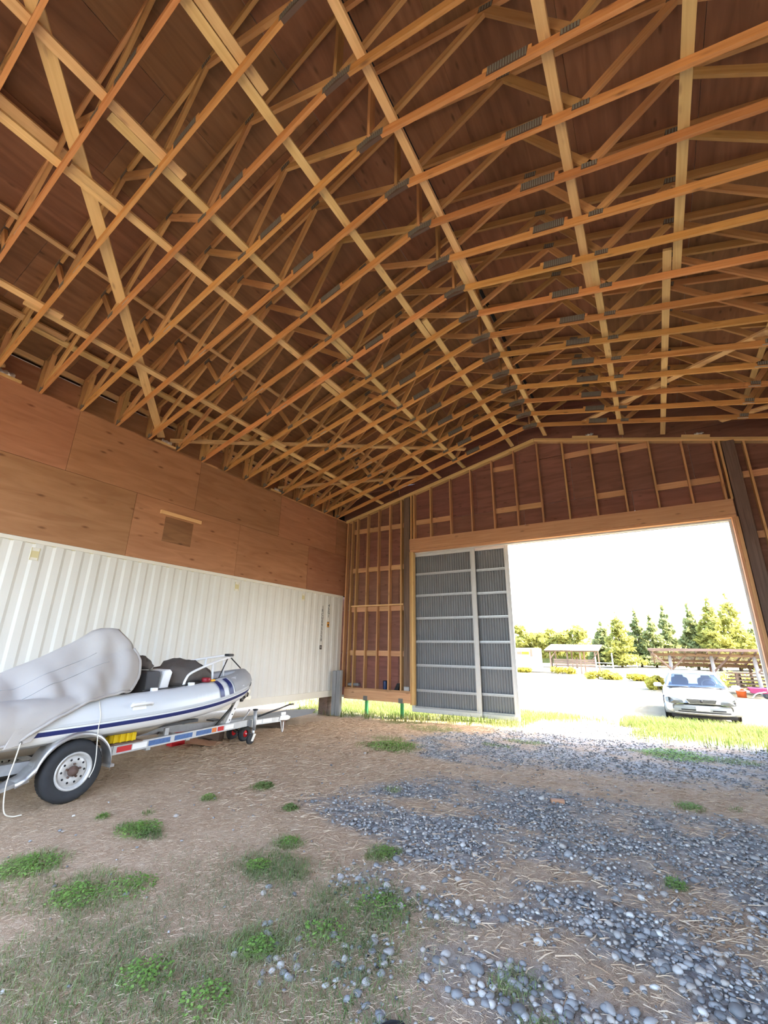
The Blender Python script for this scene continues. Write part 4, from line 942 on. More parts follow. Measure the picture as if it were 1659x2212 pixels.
for s in (1,-1):
    xw=CX+s*.745; wheel(xw,-7.95,.305,.19,s,tr)
    arc=[(-7.95+.375*math.cos(R(a)),.335+.355*math.sin(R(a))) for a in range(-8,171,8)]+[(-8.40,.33),(-8.48,.30)]
    rows_=[[(xw-s*.11,y,z),(xw+s*.085,y,z),(xw+s*.105,y,z-.012),(xw+s*.108,y,z-.045)] for y,z in arc]
    solid(put('mudguard',grid_mesh('mudguard',rows_,'bright_steel'),tr),.004)
    box('mudguard_bracket',min(xw-s*.12,xw+s*.09),max(xw-s*.12,xw+s*.09),-7.58,-7.52,.27,.30,'bright_steel',tr); prism('guard_step',[(-8.62,.27),(-8.38,.33),(-8.36,.29),(-8.6,.24)],'x',min(xw-s*.1,xw+s*.10),max(xw-s*.1,xw+s*.10),'bright_steel',tr)
    xr=CX+s*.60
    beam('side_rail',(xr,-9.6,.335),(xr,-7.45,.345),.05,.10,'galvanised',tr)
    beam('side_rail',(xr,-7.45,.345),(CX+s*.06,-4.85,.295),.05,.10,'galvanised',tr)
    prism('lamp_plate',[(-8.33,.37),(-8.20,.40),(-8.16,.53),(-8.24,.53)],'x',min(xr+s*.05,xr+s*.06),max(xr+s*.05,xr+s*.06),'white_vinyl',tr)
    for y0,y1 in ((-9.4,-8.55),): box('blue_tape',min(xr+s*.026,xr+s*.028),max(xr+s*.026,xr+s*.028),y0,y1,.36,.415,'blue_film',tr)
    def tape(f0,f1,mat,nm,h=.062):
        A=Vector((xr,-7.45,.345)); B=Vector((CX+s*.06,-4.85,.295)); p=A.lerp(B,f0); q=A.lerp(B,f1); d=(B-A).normalized(); n=Vector((d.y,-d.x,0))*1.0
        if n.x*s<0: n=-n
        beam(nm,p+n*.0262+Vector((0,0,.02)),q+n*.0262+Vector((0,0,.02)),.002,h,mat,tr)
    for f0,f1,mat,nm in ((.02,.10,'red_plastic','red_tape'),(.105,.19,'white_vinyl','white_tape'),(.20,.34,'blue_film','blue_tape'),(.37,.50,'blue_film','blue_tape'),(.53,.655,'blue_film','blue_tape'),(.66,.70,'orange_mark','side_marker'),(.71,.765,'red_plastic','red_tape'),(.775,.86,'white_vinyl','white_tape')): tape(f0,f1,mat,nm)
    for y in (-8.9,-6.6): box('bunk_bracket',CX+s*.38-.02,CX+s*.38+.02,y-.03,y+.03,.38,.52,'galvanised',tr)
    beam('bunk_board',(CX+s*.38,-9.4,.52),(CX+s*.34,-6.1,.54),.09,.04,'boat_inside',tr)
for y in (-9.3,-7.95,-6.9,-6.2):
    w=.60 if y<-7.4 else .60-(y+7.45)*.205
    box('cross_member' if y!=-7.95 else 'axle',CX-w,CX+w,y-.03,y+.03,.30 if y!=-7.95 else .275,.36 if y!=-7.95 else .335,'galvanised',tr)
beam('tongue',(CX,-5.35,.30),(CX,-3.95,.265),.075,.085,'galvanised',tr)
for y0,y1,m in ((-4.72,-4.45,'white_vinyl'),(-4.42,-4.2,'white_vinyl')): box('white_tape',CX+.038,CX+.0395,y0,y1,.295,.355,m,tr)
cp=prism('coupler',[(-4.02,.29),(-3.80,.27),(-3.72,.285),(-3.70,.33),(-3.78,.365),(-3.98,.365)],'x',CX-.05,CX+.05,'bright_steel',tr,.008); box('coupler_latch',CX-.015,CX+.015,-3.93,-3.80,.365,.42,'bright_steel',cp,.005); tube('safety_chain',[(CX+.03,-3.95,.27),(CX+.04,-3.93,.16),(CX+.04,-3.90,.08),(CX+.02,-3.86,.12),(CX+.0,-3.84,.26)],.010,'bright_steel',tr,6,5)
# winch post
beam('winch_post',(CX,-5.22,.34),(CX,-4.97,.80),.075,.075,'white_vinyl',tr,(0,-1,0)); beam('winch_strut',(CX,-5.45,.34),(CX,-5.06,.68),.03,.03,'black_plastic',tr,(0,-1,0))
for f in (.2,.38,.56): put('post_hole',lathe_mesh('post_hole',[(0,0),(.011,0),(.011,.003),(0,.003)],'black_void',10,'X'),tr,Matrix.Translation((CX+.0365,-5.22+.25*f-.03,.34+.46*f)))
w=put('winch_drum',lathe_mesh('winch_drum',[(0,-.06),(.075,-.06),(.078,-.05),(.03,-.04),(.03,.04),(.078,.05),(.075,.06),(0,.06)],'black_plastic',24,'X'),tr,Matrix.Translation((CX,-4.92,.84)))
put('winch_cover',lathe_mesh('winch_cover',[(0,.0),(.07,.0),(.074,.012),(.0,.016)],'winch_white',24,'X'),tr,Matrix.Translation((CX+.06,-4.90,.845))); prism('winch_guard',[(-4.96,.73),(-4.80,.71),(-4.78,.78),(-4.86,.80)],'x',CX-.05,CX+.06,'winch_white',tr,.01); tube('winch_crank',[(CX+.08,-4.90,.845),(CX+.10,-4.90,.83),(CX+.10,-4.92,.78)],.010,'black_plastic',tr,8)
box('bow_stop',CX-.06,CX+.06,-5.02,-4.95,.70,.80,'black_plastic',tr,.015); tube('winch_knob',[(CX,-4.86,.93),(CX,-4.85,.99)],.009,'bright_steel',tr,8); put('knob_cap',lathe_mesh('knob_cap',[(0,0),(.022,0),(.022,.015),(0,.02)],'black_plastic',12),tr,Matrix.Translation((CX,-4.85,.985)))
# tongue jack
jx=CX+.11; tube('jack_tube',[(jx,-4.70,.22),(jx,-4.70,.54)],.032,'galvanised',tr,14); tube('jack_leg',[(jx,-4.70,.12),(jx,-4.71,.24)],.024,'bright_steel',tr,12); put('jack_cap',lathe_mesh('jack_cap',[(0,0),(.045,0),(.045,.02),(0,.025)],'black_plastic',16),tr,Matrix.Translation((jx,-4.70,.54))); box('jack_mount',CX+.03,jx,-4.75,-4.65,.27,.39,'bright_steel',tr)
for xx in (jx-.04,jx+.034): prism('jack_fork',[(-4.78,.06),(-4.73,.05),(-4.67,.16),(-4.73,.17)],'x',xx,xx+.006,'bright_steel',tr)
put('jack_wheel',lathe_mesh('jack_wheel',[(.02,-.028),(.065,-.028),(.08,-.015),(.08,.015),(.065,.028),(.02,.028)],'rubber',24,'X'),tr,Matrix.Translation((jx,-4.76,zg(jx,-4.76)+.08)))
tube('jack_handle',[(jx,-4.62,.43),(jx-.03,-4.1,.50),(jx-.03,-3.78,.555),(jx+.02,-3.72,.56)],.016,'black_plastic',tr,8)

# ------------------------------------------------------------------ clutter under and beside the trailer
c=thing('plastic_crate',(1.93,-7.3,.465),'yellow plastic crate under the boat behind the trailer tyre','crate')
for y in (-7.46,-7.14): box('crate_end',1.80,2.05,y-.008,y+.008,.466,.555,'yellow_plastic',c,.003)
for x in (1.80,2.05): box('crate_side',x-.008,x+.008,-7.46,-7.14,.466,.555,'yellow_plastic',c,.003)
for y in (-7.42,-7.34,-7.26,-7.19): box('crate_rib',2.058,2.075,y-.01,y+.01,.466,.56,'yellow_plastic',c)
box('crate_floor',1.80,2.05,-7.46,-7.14,.466,.474,'yellow_plastic',c)
tag(box('carry_board',1.70,2.125,-7.52,-7.08,.447,.465,'grey_timber',None,.003,'y'),'dark board on the trailer rail holding the yellow crate','board')
f=thing('fuel_can',(.75,-5.3,0),'red plastic fuel can on the ground under the boat','can'); prism('can_body',[(-5.62,-.02),(-5.36,-.02),(-5.36,.24),(-5.40,.29),(-5.56,.29),(-5.62,.24)],'x',.52,.68,'red_plastic',f,.02); tube('can_handle',[(.6,-5.54,.29),(.6,-5.52,.33),(.6,-5.46,.33),(.6,-5.44,.29)],.012,'red_plastic',f,8); put('can_spout',lathe_mesh('can_spout',[(.03,0),(.03,.03),(.022,.04),(.02,.10),(0,.10)],'black_plastic',14),f,Matrix.Translation((.6,-5.39,.25)))
me=mesh('cardboard_sheet',boxv(-.26,.26,-.17,.17,0,.008),BOXF,'cardboard'); tag(put('cardboard_sheet',me,None,Matrix.Translation((.98,-5.22,.03)) @ Matrix.Rotation(R(28),4,'Z') @ Matrix.Rotation(R(5),4,'Y')),'flat brown cardboard piece on the ground under the boat bow','cardboard')
# long metal sheet on two sleepers beside the container
s=thing('metal_sheet',(.45,-3.4,.14),'long grey ribbed metal sheet lying between trailer and container','sheet')
xs=[]; n=22
rows_=[]
for y0 in np.linspace(0,1,9):
    row=[]
    for i in range(n*2+1):
        x=.02+.86*i/(n*2); ya=-5.0; yb=-2.95+1.55*(1-abs(x-.45)/.9)*.9; row.append((x,ya+(yb-ya)*y0,.145+.008*(i%2)+.01*math.sin(y0*7)+.03*y0))
    rows_.append(row)
solid(put('panel',grid_mesh('panel',rows_,'sheet_grey',False),s),.002); tube('rolled_edge',[(.02,-5.0,.15),(.02,-3,.17)],.012,'sheet_grey',s,6)
for y in (-4.8,-3.2): tag(box('sleeper',-.02,.92,y-.06,y+.06,zg(.4,y)-.03,.138 if y<-4 else .158,'grey_timber',None,.01,'x'),'sleeper under the metal sheet, '+('near the boat bow' if y<-4 else 'nearer the gable wall'),'sleeper')
h=thing('hand_trolley',(1.12,-4.62,0),'black and red two-wheeled hand trolley standing behind the trailer jack','trolley')
for x in (1.0,1.30): 
    put('trolley_tyre',lathe_mesh('trolley_tyre',[(.06,-.04),(.11,-.045),(.13,-.02),(.13,.02),(.11,.045),(.06,.04)],'rubber',28,'X'),h,Matrix.Translation((x,-4.62,.125))); put('trolley_rim',lathe_mesh('trolley_rim',[(.0,-.02),(.02,-.045),(.03,-.02),(.062,-.025),(.062,.025),(.03,.02),(.02,.045),(0,.045)],'red_plastic',20,'X'),h,Matrix.Translation((x,-4.62,.125)))
tube('trolley_axle',[(.95,-4.62,.125),(1.36,-4.62,.125)],.012,'bright_steel',h,8)
for x in (1.08,1.22): tube('trolley_arm',[(x,-4.62,.13),(x,-4.95,.33),(x,-5.2,.40)],.016,'black_plastic',h,8)
box('trolley_plate',1.05,1.25,-5.28,-5.12,.39,.41,'black_plastic',h); tube('trolley_handle',[(1.15,-4.70,.18),(1.2,-4.5,.42),(1.2,-4.45,.50)],.014,'bright_steel',h,8)
# black scraps on the grass at the bottom edge
for i,(x,y,a,l) in enumerate(((6.67,-8.60,.7,.10),(6.42,-8.33,.3,.022),(6.30,-8.42,-.4,.02),(6.33,-8.28,1.1,.018))):
    tag(put('rubber_scrap',mesh('rubber_scrap',[(-l/2,-.02,0),(l*.2,-.03,0),(l/2,-.006,0),(l*.45,.014,0),(-l*.1,.022,0),(-l/2,.01,0),(-l/2,-.02,.012),(l*.2,-.03,.022),(l/2,-.006,.008),(l*.45,.014,.01),(-l*.1,.022,.02),(-l/2,.01,.012)],[(5,4,3,2,1,0),(6,7,8,9,10,11)]+[(k,(k+1)%6,6+(k+1)%6,6+k) for k in range(6)],'black_void'),None,Matrix.Translation((x,y,zg(x,y)+.012)) @ Matrix.Rotation(a,4,'Z') @ Matrix.Diagonal((1,l*6 if l<.05 else .8,.5 if l>.05 else .35,1))),['large black rubber scrap at the bottom edge of the picture','small black scrap right of the bottom clover','leftmost tiny black scrap near the bottom','tiny black scrap beside bottom grass'][i],'scrap','black scraps in the foreground')
tag(put('wood_chip',mesh('wood_chip',boxv(-.07,.07,-.03,.03,0,.035),BOXF,'cardboard'),None,Matrix.Translation((6.72,-4.98,.0)) @ Matrix.Rotation(.4,4,'Z')),'brown wood chip lying on the grey gravel','chip')

# ------------------------------------------------------------------ white sedan in the yard
CARX, CARY = 8.775, 5.05
CARZ = -0.215
car=thing('sedan_car',(CARX,CARY+2.3,CARZ),'white four-door sedan parked facing the barn on the grass','car')
def C(x,y,z): return Vector((CARX+x,CARY+y,CARZ+z))
st=[ # y, half width, z bottom, z top, crown
 (0.02,.70,.30,.50,.02),(0.05,.80,.24,.585,.03),(0.16,.855,.21,.655,.035),(0.40,.875,.19,.715,.045),(0.80,.885,.18,.775,.05),(1.15,.89,.18,.815,.05),(1.42,.89,.18,.84,.04),(1.9,.89,.18,.85,.02),(3.2,.89,.18,.865,.02),(3.75,.885,.19,.875,.03),(4.3,.87,.21,.87,.04),(4.6,.83,.26,.80,.04),(4.68,.74,.34,.62,.02)]
rows_=[]
for y,w,zb,zt,cr in st:
    ring=[]
    for k in range(40):
        a=2*math.pi*k/40; ca,sa=math.cos(a),math.sin(a); e=.36
        x=w*abs(ca)**e*(1 if ca>=0 else -1); f=abs(sa)**.55*(1 if sa>=0 else -1)
        z=(zb+zt)/2+(zt-zb)/2*f
        if sa>0: z+=cr*(1-(x/w)**2)
        x*=1-.06*max(0,(z-.55)/.35)**2
        ring.append(C(x,y,z))
    rows_.append(ring)
me=grid_mesh('body',rows_,'car_white',True,True)
body=put('body',me,car)
import bmesh as _bm
_b=_bm.new(); _b.from_mesh(me); _b.faces.new([_b.verts[i] if False else v for i,v in enumerate(_b.verts[:40])]) if _b.verts.ensure_lookup_table() is None else None; _b.to_mesh(me); _b.free()
for p in me.polygons: p.use_smooth=True
# roof shell and pillars
ZC_,ZR_=.86,1.285
rf=[]
for y,w,z in ((2.02,.585,1.225),(2.2,.60,1.262),(2.6,.61,1.285),(3.05,.60,1.275),(3.3,.575,1.235)):
    rf.append([C(w*f,y-.06*(1-f*f)*(1 if y<2.1 else 0),z+.035*(1-f*f)-(.02 if abs(f)==1 else 0)) for f in (-1,-.9,-.6,-.3,0,.3,.6,.9,1)])
solid(put('roof',grid_mesh('roof',rf,'car_white'),car),.03)
for s in (1,-1):
    beam('pillar',C(s*.765,1.26,.845),C(s*.58,2.05,1.215),.05,.035,'car_white',car,(0,-1,1)); beam('pillar',C(s*.76,3.95,.86),C(s*.575,3.28,1.22),.09,.035,'car_white',car,(0,1,1)); beam('pillar',C(s*.775,2.62,.84),C(s*.60,2.62,1.235),.07,.03,'car_white',car,(0,1,0)); beam('roof_rail',C(s*.595,2.03,1.205),C(s*.59,3.28,1.215),.05,.03,'car_white',car)
    V=[C(s*.785,1.42,.85),C(s*.785,3.85,.865),C(s*.60,3.25,1.21),C(s*.60,2.1,1.20)]; put('side_glass',mesh('side_glass',V,[(0,1,2,3)],'glass'),car)
    # mirrors
    mi=[];  
    for k in range(9):
        a=math.pi*k/8; mi.append([C(s*(.89+.11-.11*math.cos(a)),1.50+.05*math.sin(b)*math.sin(a)**.5,.885+.065*math.cos(b)*math.sin(a)**.5+.01*math.sin(a)) for b in [2*math.pi*j/12 for j in range(12)]])
    put('wing_mirror',grid_mesh('wing_mirror',mi,'car_white',True,True),car); beam('mirror_arm',C(s*.84,1.5,.84),C(s*.93,1.5,.865),.03,.03,'car_white',car)
    # headlamps
    V=[];lam=[(.42,-.005,.505),(.60,.02,.485),(.77,.08,.50),(.845,.20,.52),(.845,.24,.625),(.76,.115,.655),(.55,.045,.635),(.44,.01,.585)]
    P=[C(s*x,y-.055,z) for x,y,z in lam]; B=[C(s*x,y+.06,z) for x,y,z in lam]; n=8; ctr=C(s*.64,-.045,.575)
    F=[(n*2,i,(i+1)%n) for i in range(n)]+[(i,n+i,n+(i+1)%n,(i+1)%n) for i in range(n)]
    hl=put('headlamp',mesh('headlamp',P+B+[ctr],F,'lamp_lens',False),car)
    V=[C(s*x*1.01,y-.065,z) for x,y,z in ((.77,.08,.51),(.842,.20,.528),(.842,.235,.615),(.765,.11,.64))]; put('indicator',mesh('indicator',V,[(0,1,2,3)],'amber_lens' if s>0 else 'lamp_lens'),hl)
    beam('lamp_edge',C(s*.43,-.068,.50),C(s*.60,-.042,.478),.008,.008,'chrome',hl)
V=[C(-.755,1.24,.855),C(0,1.10,.865),C(.755,1.24,.855),C(.575,2.03,1.215),C(0,1.98,1.245),C(-.575,2.03,1.215)]
put('windscreen',mesh('windscreen',V,[(0,1,4,5),(1,2,3,4)],'glass',True),car)
V=[C(-.72,3.98,.875),C(.72,3.98,.875),C(.56,3.30,1.215),C(-.56,3.30,1.215)]; put('rear_glass',mesh('rear_glass',V,[(0,1,2,3)],'glass'),car)
me=grid_mesh('dashboard',[[C(x,y,z) for x in (-.73,-.4,0,.4,.73)] for y,z in ((1.18,.872),(1.45,.905),(1.62,.90),(1.66,.84))],'seat_blue'); put('dashboard',me,car)
box('cabin_floor',CARX-.74,CARX+.74,CARY+1.66,CARY+3.9,CARZ+.87,CARZ+.882,'seat_blue',car)
for x in (-.36,.36):
    crv=[(2.25,.80,.20),(2.33,.95,.235),(2.40,1.05,.215),(2.43,1.08,.12)]
    o=put('seat',grid_mesh('seat',[[C(x+w*f,y+.02*f*f,z) for f in (-1,-.6,0,.6,1)] for y,z,w in crv],'seat_blue'),car); solid(o,.10,0)
    hr=box('headrest',CARX+x-.12,CARX+x+.12,CARY+2.42,CARY+2.50,CARZ+1.08,CARZ+1.18,'seat_blue',car,.03)
tube('steering_wheel',[C(.36+.17*math.cos(a),1.78+.06*math.sin(a),.93+.14*math.sin(a)) for a in [2*math.pi*k/20 for k in range(21)]],.014,'black_plastic',car,8)
tube('wiper',[C(-.70,1.20,.872),C(-.2,1.13,.884)],.008,'black_plastic',car,6); tube('wiper',[C(-.15,1.10,.886),C(.5,1.15,.882)],.008,'black_plastic',car,6); tube('screen_seal',[C(-.755,1.22,.858),C(0,1.085,.868),C(.755,1.22,.858)],.010,'black_plastic',car,6)
# grille
gp=[(-.36,.625),(.36,.625),(.32,.525),(-.28,.515)]
prism('grille_surround',[(CARX+x*1.05,CARZ+.572+(z-.572)*1.18) for x,z in gp],'y',CARY-.045,CARY+.10,'car_white',car,.006); g_=prism('grille',[(CARX+x*.97,CARZ+.572+(z-.572)*.92) for x,z in gp],'y',CARY-.056,CARY+.0,'black_void',car)
for z in (.548,.575,.602): box('grille_slat',CARX-.31,CARX+.32,CARY-.062,CARY-.054,CARZ+z-.005,CARZ+z+.005,'plate_steel',g_)
put('badge',lathe_mesh('badge',[(0,0),(.034,0),(.038,.01),(0,.012)],'black_plastic',20,'Y'),g_,Matrix.Translation((CARX,CARY-.072,CARZ+.573)))
# bumper loft
bp=[]
for k in range(25):
    f=-1+k/12; x=.885*f; y=-.07+.30*abs(f)**3.2
    bp.append([C(x*1.0,y+.05,.47),C(x*1.005,y-.005,.46),C(x*1.01,y-.025,.42),C(x*1.01,y-.03,.36),C(x*1.005,y-.03,.30),C(x,y-.02,.24),C(x*.99,y+.04,.215)])
bm_=put('bumper',grid_mesh('bumper',bp,'car_bumper'),car)
def bslot(x0,x1,z0,z1,mat,nm):
    V=[];F=[]
    for k in range(7):
        x=x0+(x1-x0)*k/6; f=x/.885; y=-.07+.30*abs(f)**3.2-.036
        V+=[C(x,y,z0),C(x,y,z1)]
    for k in range(6): F.append((2*k,2*k+2,2*k+3,2*k+1))
    solid(put(nm,mesh(nm,V,F,mat),bm_),.008,0)
bslot(-.50,-.17,.335,.365,'black_void','air_slot'); bslot(.22,.52,.335,.365,'black_void','air_slot'); bslot(-.58,.62,.285,.31,'black_void','air_slot'); bslot(-.84,.84,.455,.463,'plate_steel','trim_line'); bslot(-.66,.70,.262,.275,'car_white','trim_line')
pl=box('number_plate',CARX-.155,CARX+.155,CARY-.118,CARY-.108,CARZ+.335,CARZ+.45,'plate_white',car,.003); letters('plate_number','E7M 41L',.075,'plate_blue',pl,Matrix.Translation((CARX,CARY-.120,CARZ+.39)) @ Matrix.Rotation(R(90),4,'X'))
box('under_shield',CARX-.75,CARX+.75,CARY+.05,CARY+4.4,CARZ+.14,CARZ+.22,'black_void',car)
for s in (1,-1):
    for y in (.90,3.55):
        cw=CARX+s*.775
        M=Matrix.Translation((cw,CARY+y,CARZ+.30)) @ (Matrix.Identity(4) if s>0 else Matrix.Rotation(math.pi,4,'Z'))
        put('wheel_arch',lathe_mesh('wheel_arch',[(0,.118),(.345,.118),(.345,.105)],'black_void',32,'X'),car,M)
        put('tyre',lathe_mesh('tyre',[(.18,-.09),(.27,-.095),(.30,-.07),(.30,.09),(.28,.13),(.18,.125)],'rubber',32,'X'),car,M); put('hubcap',lathe_mesh('hubcap',[(.185,.10),(.18,.128),(.12,.12),(.05,.13),(0,.13)],'rim',24,'X'),car,M)

# ------------------------------------------------------------------ open lumber shed on the right
sh=thing('lumber_shed',(10.5,19,-.35),'low open timber shed with a sloping roof on round poles behind the car','shed')
YS0,YS1,ZS0,ZS1=17.3,21.6,1.80,1.12
def zr(y): return ZS0+(ZS1-ZS0)*(y-YS0)/(YS1-YS0)
for i,x in enumerate((8.45,10.3,12.05,13.9,15.7)):
    r=.085; put('pole',tube_mesh('pole',[(x,18.1,-.45),(x-.02*i,18.1,.6),(x-.03*i,18.1,zr(18.1)-.12)],[r*1.1,r,r*.95],'pale_post',12),sh)
    put('pole',tube_mesh('pole',[(x+.1,21.2,-.45),(x+.1,21.2,zr(21.2)-.1)],[.08,.07],'shed_timber',10),sh)
    beam('knee_brace',(x,18.05,.75),(x+.75,18.05,1.50),.06,.09,'shed_timber',sh); 
beam('knee_brace',(8.4,18.0,.85),(7.65,17.4,1.62),.07,.09,'shed_timber',sh)
beam('front_beam',(7.6,18.1,zr(18.1)-.17),(16.5,18.1,zr(18.1)-.17),.10,.16,'shed_timber',sh); beam('rear_beam',(8.0,21.3,zr(21.3)-.22),(16.5,21.3,zr(21.3)-.22),.08,.16,'shed_timber',sh); beam('mid_beam',(8.0,19.8,zr(19.8)-.2),(16.5,19.8,zr(19.8)-.2),.08,.12,'shed_timber',sh)
for i in range(19): x=7.7+i*.48; beam('rafter',(x,YS0,zr(YS0)-.09),(x,YS1,zr(YS1)-.09),.05,.09,'shed_timber',sh)
for i in range(14):
    y=YS0+i*.315; beam('roof_board',(7.55,y+.12,zr(y+.12)+.005),(16.6,y+.12,zr(y+.12)+.005+random.uniform(-.01,.02)),.26,.022,'shed_timber',sh)
beam('fascia',(7.5,YS0-.03,zr(YS0)-.03),(16.6,YS0-.03,zr(YS0)-.03),.04,.13,'shed_timber',sh)
lp=0
for j,(y,x0_,x1_,z0) in enumerate(((19.4,10.8,14.5,-.25),(20.0,11.0,15.5,-.25))):           # lumber on racks
    for lv in range(5):
        for k in range(3):
            yy=y+k*.16; o=beam('lumber_plank',(x0_+random.uniform(0,.3),yy,z0+.25+lv*.17),(x1_-random.uniform(0,.5),yy,z0+.25+lv*.17),.14,.05,'shed_timber')
            tag(o,'plank %s in the lumber rack of the open shed'%(['lowest','second lowest','middle','second highest','top'][lv]+' '+['front','centre','back'][k]+(' of the near row' if j==0 else ' of the far row')),'plank','lumber stored in the shed'); lp+=1
    for xx in (x0_+.5,x1_-.6): 
        for lv in range(5): tag(box('rack_stick',xx-.04,xx+.04,y-.07,y+.39,z0+.25+lv*.17-.115,z0+.25+lv*.17-.003,'shed_timber'),'spacer stick under the %s level of the %s lumber row, %s end'%(['lowest','second','middle','fourth','top'][lv],'near' if j==0 else 'far','left' if xx<13 else 'right'),'stick','lumber stored in the shed')
o=thing('orange_bin',(11.0,16.6,-.32),'orange plastic bin beside the shed right of the car','bin'); put('bin_body',lathe_mesh('bin_body',[(0,0),(.17,0),(.21,.36),(.225,.38),(.225,.40),(.2,.40),(.16,.03),(0,.03)],'pallet_orange',20),o,Matrix.Translation((11.02,16.6,zg(11,16.6)))); tube('bin_handle',[(10.80,16.6,zg(11,16.6)+.36),(10.86,16.42,zg(11,16.6)+.30),(11.16,16.42,zg(11,16.6)+.30),(11.24,16.6,zg(11,16.6)+.36)],.01,'bright_steel',o,6,3)
o=thing('garden_cart',(11.6,16.4,-.32),'magenta and white cart at the foot of the right shed pole','cart'); zc=zg(11.6,16.4); prism('cart_tub',[(11.35,zc+.22),(11.95,zc+.22),(12.05,zc+.46),(11.28,zc+.46)],'y',16.3,16.75,'magenta',o,.03); tube('cart_frame',[(11.0,16.45,zc+.42),(11.3,16.4,zc+.30),(11.7,16.3,zc+.25),(12.1,16.4,zc+.50)],.022,'white_vinyl',o,8,5); tube('cart_frame',[(11.35,16.3,zc+.02),(11.55,16.3,zc+.22),(11.9,16.3,zc+.30)],.022,'white_vinyl',o,8,4)
put('cart_wheel',lathe_mesh('cart_wheel',[(.03,-.03),(.12,-.035),(.14,0),(.12,.035),(.03,.03)],'rubber',20,'Y'),o,Matrix.Translation((11.9,16.35,zc+.14)))

# ------------------------------------------------------------------ far side of the yard
s=thing('field_shelter',(0.2,41,-.4),'small timber field shelter with a pale metal roof across the yard','shed')
z0=zg(0,40)
for x in (-1.9,-.2,1.05,2.45):
    beam('post',(x,40,z0-.1),(x,40,1.78),.12,.12,'shed_timber',s,(0,1,0)); beam('post',(x,43,z0-.1),(x,43,2.25),.12,.12,'shed_timber',s,(0,1,0))
for k in range(4): beam('rail_board',(-1.6,40.06,.25+k*.19),(2.4,40.06,.25+k*.19),.05,.15,'shed_timber',s)
beam('eave_beam',(-2.35,39.9,1.70),(2.7,39.9,1.72),.10,.16,'shed_timber',s); beam('rear_beam',(-2.3,43.1,2.15),(2.7,43.1,2.15),.1,.16,'shed_timber',s)
for sx in (-1.9,2.2): beam('strut',(sx,40,.9),(sx+.6,40,1.68),.08,.08,'shed_timber',s)
corr=[]
for i in range(49): x=-2.4+5.3*i/48; corr.append(x)
solid(put('roof_sheet',grid_mesh('roof_sheet',[[(x,y,z+.02*(i%2)) for i,x in enumerate(corr)] for y,z in ((39.6,1.84),(43.6,2.47))],'rv_white',False),s),.01)
v=thing('camper_trailer',(-4.6,40,-.4),'white camper trailer with a brown window band across the yard','trailer')
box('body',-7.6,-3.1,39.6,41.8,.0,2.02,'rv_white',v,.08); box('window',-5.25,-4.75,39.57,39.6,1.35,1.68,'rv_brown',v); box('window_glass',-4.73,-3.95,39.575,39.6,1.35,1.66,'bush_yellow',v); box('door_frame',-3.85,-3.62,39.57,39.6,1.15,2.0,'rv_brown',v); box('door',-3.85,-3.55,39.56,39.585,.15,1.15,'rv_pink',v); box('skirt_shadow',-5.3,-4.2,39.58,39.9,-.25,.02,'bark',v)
for x in (-6.6,-4.9): put('camper_wheel',lathe_mesh('camper_wheel',[(0,-.1),(.3,-.1),(.33,0),(.3,.1),(0,.1)],'rubber',20,'Y'),v,Matrix.Translation((x,39.75,z0+.32)))
g=thing('pipe_fence',(4.6,36,-.4),'white pipe gate posts and rails right of the field shelter','fence')
for x in (2.9,4.3): tube('fence_post',[(x,36,zg(x,36)-.1),(x,36,1.25 if x<4 else 1.62)],.05,'white_vinyl',g,8)
for z in (.75,.45): tube('fence_rail',[(2.9,36,z),(4.3,36,z)],.03,'white_vinyl',g,8)
for i,x in enumerate((6.4,8.6,11,14)):
    tag(tube('fence_stake',[(x,30,zg(x,30)-.2),(x+.02,30,1.0)],.03,'shed_timber',None,8),['thin fence stake left of the lumber shed','fence stake behind the left shed pole','fence stake behind the middle of the shed','fence stake behind the right of the shed'][i],'stake','fence stakes in the field')
def foliage(name, blobs, n, ls, mat, parent, seed):
    """leaf quads scattered through ellipsoid blobs"""
    r=np.random.default_rng(seed); w=np.array([b[3]*b[4]*b[5] for b in blobs])**.67; w/=w.sum(); pick=r.choice(len(blobs),n,p=w); B=np.array(blobs)[pick]
    d=r.normal(size=(n,3)); d/=np.linalg.norm(d,axis=1)[:,None]; rad=r.uniform(.25,1,n)**.45; P=B[:,:3]+d*B[:,3:6]*rad[:,None]
    a=r.normal(size=(n,3)); a/=np.linalg.norm(a,axis=1)[:,None]; b=np.cross(a,r.normal(size=(n,3))); b/=np.linalg.norm(b,axis=1)[:,None]; s=ls*r.uniform(.6,1.4,n)[:,None]
    V=np.stack([P-a*s,P+b*s*.5,P+a*s,P-b*s*.5],1).reshape(-1,3); F=np.arange(n*4).reshape(-1,4)
    return put(name,npmesh(name,V,F,mat),parent)
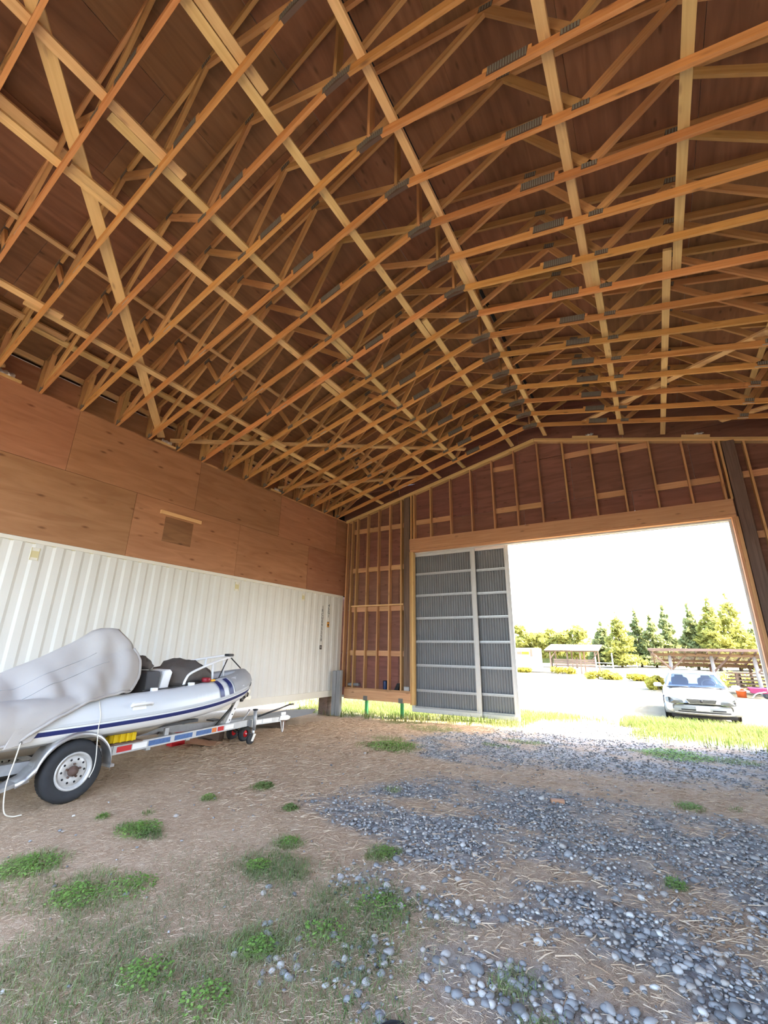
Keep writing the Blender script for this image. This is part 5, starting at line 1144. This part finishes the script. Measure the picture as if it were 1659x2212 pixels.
def tree(x,y,h,w,mat,label,kind,seed,n=2600):
    rr=random.Random(seed); zb=zg(x,y); t=thing('conifer_tree' if kind=='c' else 'broadleaf_tree',(x,y,zb),label,'tree','trees across the yard')
    put('trunk',tube_mesh('trunk',[(x,y,zb-.2),(x+.1,y,zb+h*.4),(x,y,zb+h*.92)],[h*.022,h*.016,h*.004],'bark',8),t)
    bl=[]
    if kind=='c':
        for k in range(12):
            f=k/11; z=zb+h*(.10+.88*f); r=w*(1-f)**.8*.5+.12; m=1 if k>9 else 4
            for j in range(m): a=rr.uniform(0,6.28); q=r*rr.uniform(.3,.85)*(m>1); bl.append((x+q*math.cos(a),y+q*math.sin(a),z,max(.2,r*.6),max(.2,r*.6),h*.055))
    else:
        for k in range(16):
            a=rr.uniform(0,6.28); q=w*.36*math.sqrt(rr.random()); z=zb+h*rr.uniform(.28,.88); sq=math.sqrt(max(.1,1-((z-zb-h*.55)/(h*.5))**2)); bl.append((x+q*sq*math.cos(a),y+q*sq*math.sin(a),z,w*.19,w*.19,h*.11))
    foliage('crown',bl,n,.30 if h>4 else .16,mat,t,seed)
T=[(-13.5,62,6.9,5.5,'tree_yellow','b','leftmost broad yellow-green tree beside the sliding door edge'),(-9.6,60,6.2,5.5,'tree_yellow','b','second yellow-green tree behind the camper trailer'),(-5.8,61,6.3,5.2,'tree_yellow','b','rounded tree directly above the field shelter roof, left side'),(-2.2,60,6.5,4.6,'tree_yellow','b','rounded tree above the right end of the field shelter'),
   (3.2,66,8.0,5.0,'tree_yellow','c','full yellow-green conifer right of the field shelter'),(5.6,72,8.6,3.6,'tree_dark','c','slim dark conifer between two yellow ones'),(7.6,70,7.6,4.2,'tree_dark','c','ragged dark conifer left of the lumber shed roof'),(0.6,70,6.8,4.0,'tree_dark','c','dark conifer just right of the field shelter'),(9.6,74,9.4,3.4,'tree_dark','c','tall thin conifer above the left end of the lumber shed'),
   (14.6,62,9.2,4.4,'tree_yellow','c','tall yellow conifer above the white car'),(12.4,64,8.6,3.8,'tree_dark','c','grey-green conifer left of the tallest one'),(16.9,64,9.8,5.2,'tree_yellow','c','tallest broad conifer above the shed'),(19.6,68,6.2,4.5,'tree_dark','c','low dark conifer near the right door jamb'),(21.6,66,5.2,4.6,'tree_yellow','b','low yellow bushy tree near the right door jamb')]
for i,(x,y,h,w,mat,kind,lab) in enumerate(T): tree(x,y,h,w,mat,lab,kind,100+i)
tree(17.6,33,7.4,4.4,'tree_green','bright green leafy tree cut by the right door jamb','b',200,4200)
for i,(x,y,w,h,lab) in enumerate(((3.6,30,1.3,.8,'yellow bush right of the field shelter'),(5.0,29.5,1.2,.6,'low yellow bush left of the shed pole'),(6.3,29,.9,.5,'small dry bush near the fence stake'),(7.7,19.5,.8,.8,'pale bush at the left corner of the lumber shed'),(-4.4,38.5,.9,.5,'weeds under the camper trailer'),(-.6,38.8,1.4,.7,'weeds in front of the field shelter'),(11.5,24,2.6,1.1,'green bush seen under the shed roof'))):
    t=thing('bush',(x,y,zg(x,y)),lab,'bush','bushes in the yard'); bl=[(x+random.uniform(-w,w)*.6,y+random.uniform(-.4,.4),zg(x,y)+h*random.uniform(.25,.6),w*.35,w*.35,h*.4) for _ in range(7)]; foliage('leaves',bl,700,.13,'bush_yellow' if i!=6 else 'tree_yellow',t,300+i)
    tube('stem',[(x,y,zg(x,y)-.1),(x,y,zg(x,y)+h*.5)],.03,'bark',t,6)
# distant hedge line closing the field
t=thing('hedgerow',(0,88,-.4),'distant hazy hedgerow of trees closing the field','hedge'); bl=[(-60+i*2.4,88+random.uniform(-2,2),1.5+random.uniform(0,1.5),2.4,2.0,random.uniform(1.6,2.8)) for i in range(54)]; foliage('leaves',bl,9000,.45,'tree_yellow',t,777); beam('hedge_core',(-62,89,-.5),(70,89,-.5),1.5,2.0,'tree_dark',t)
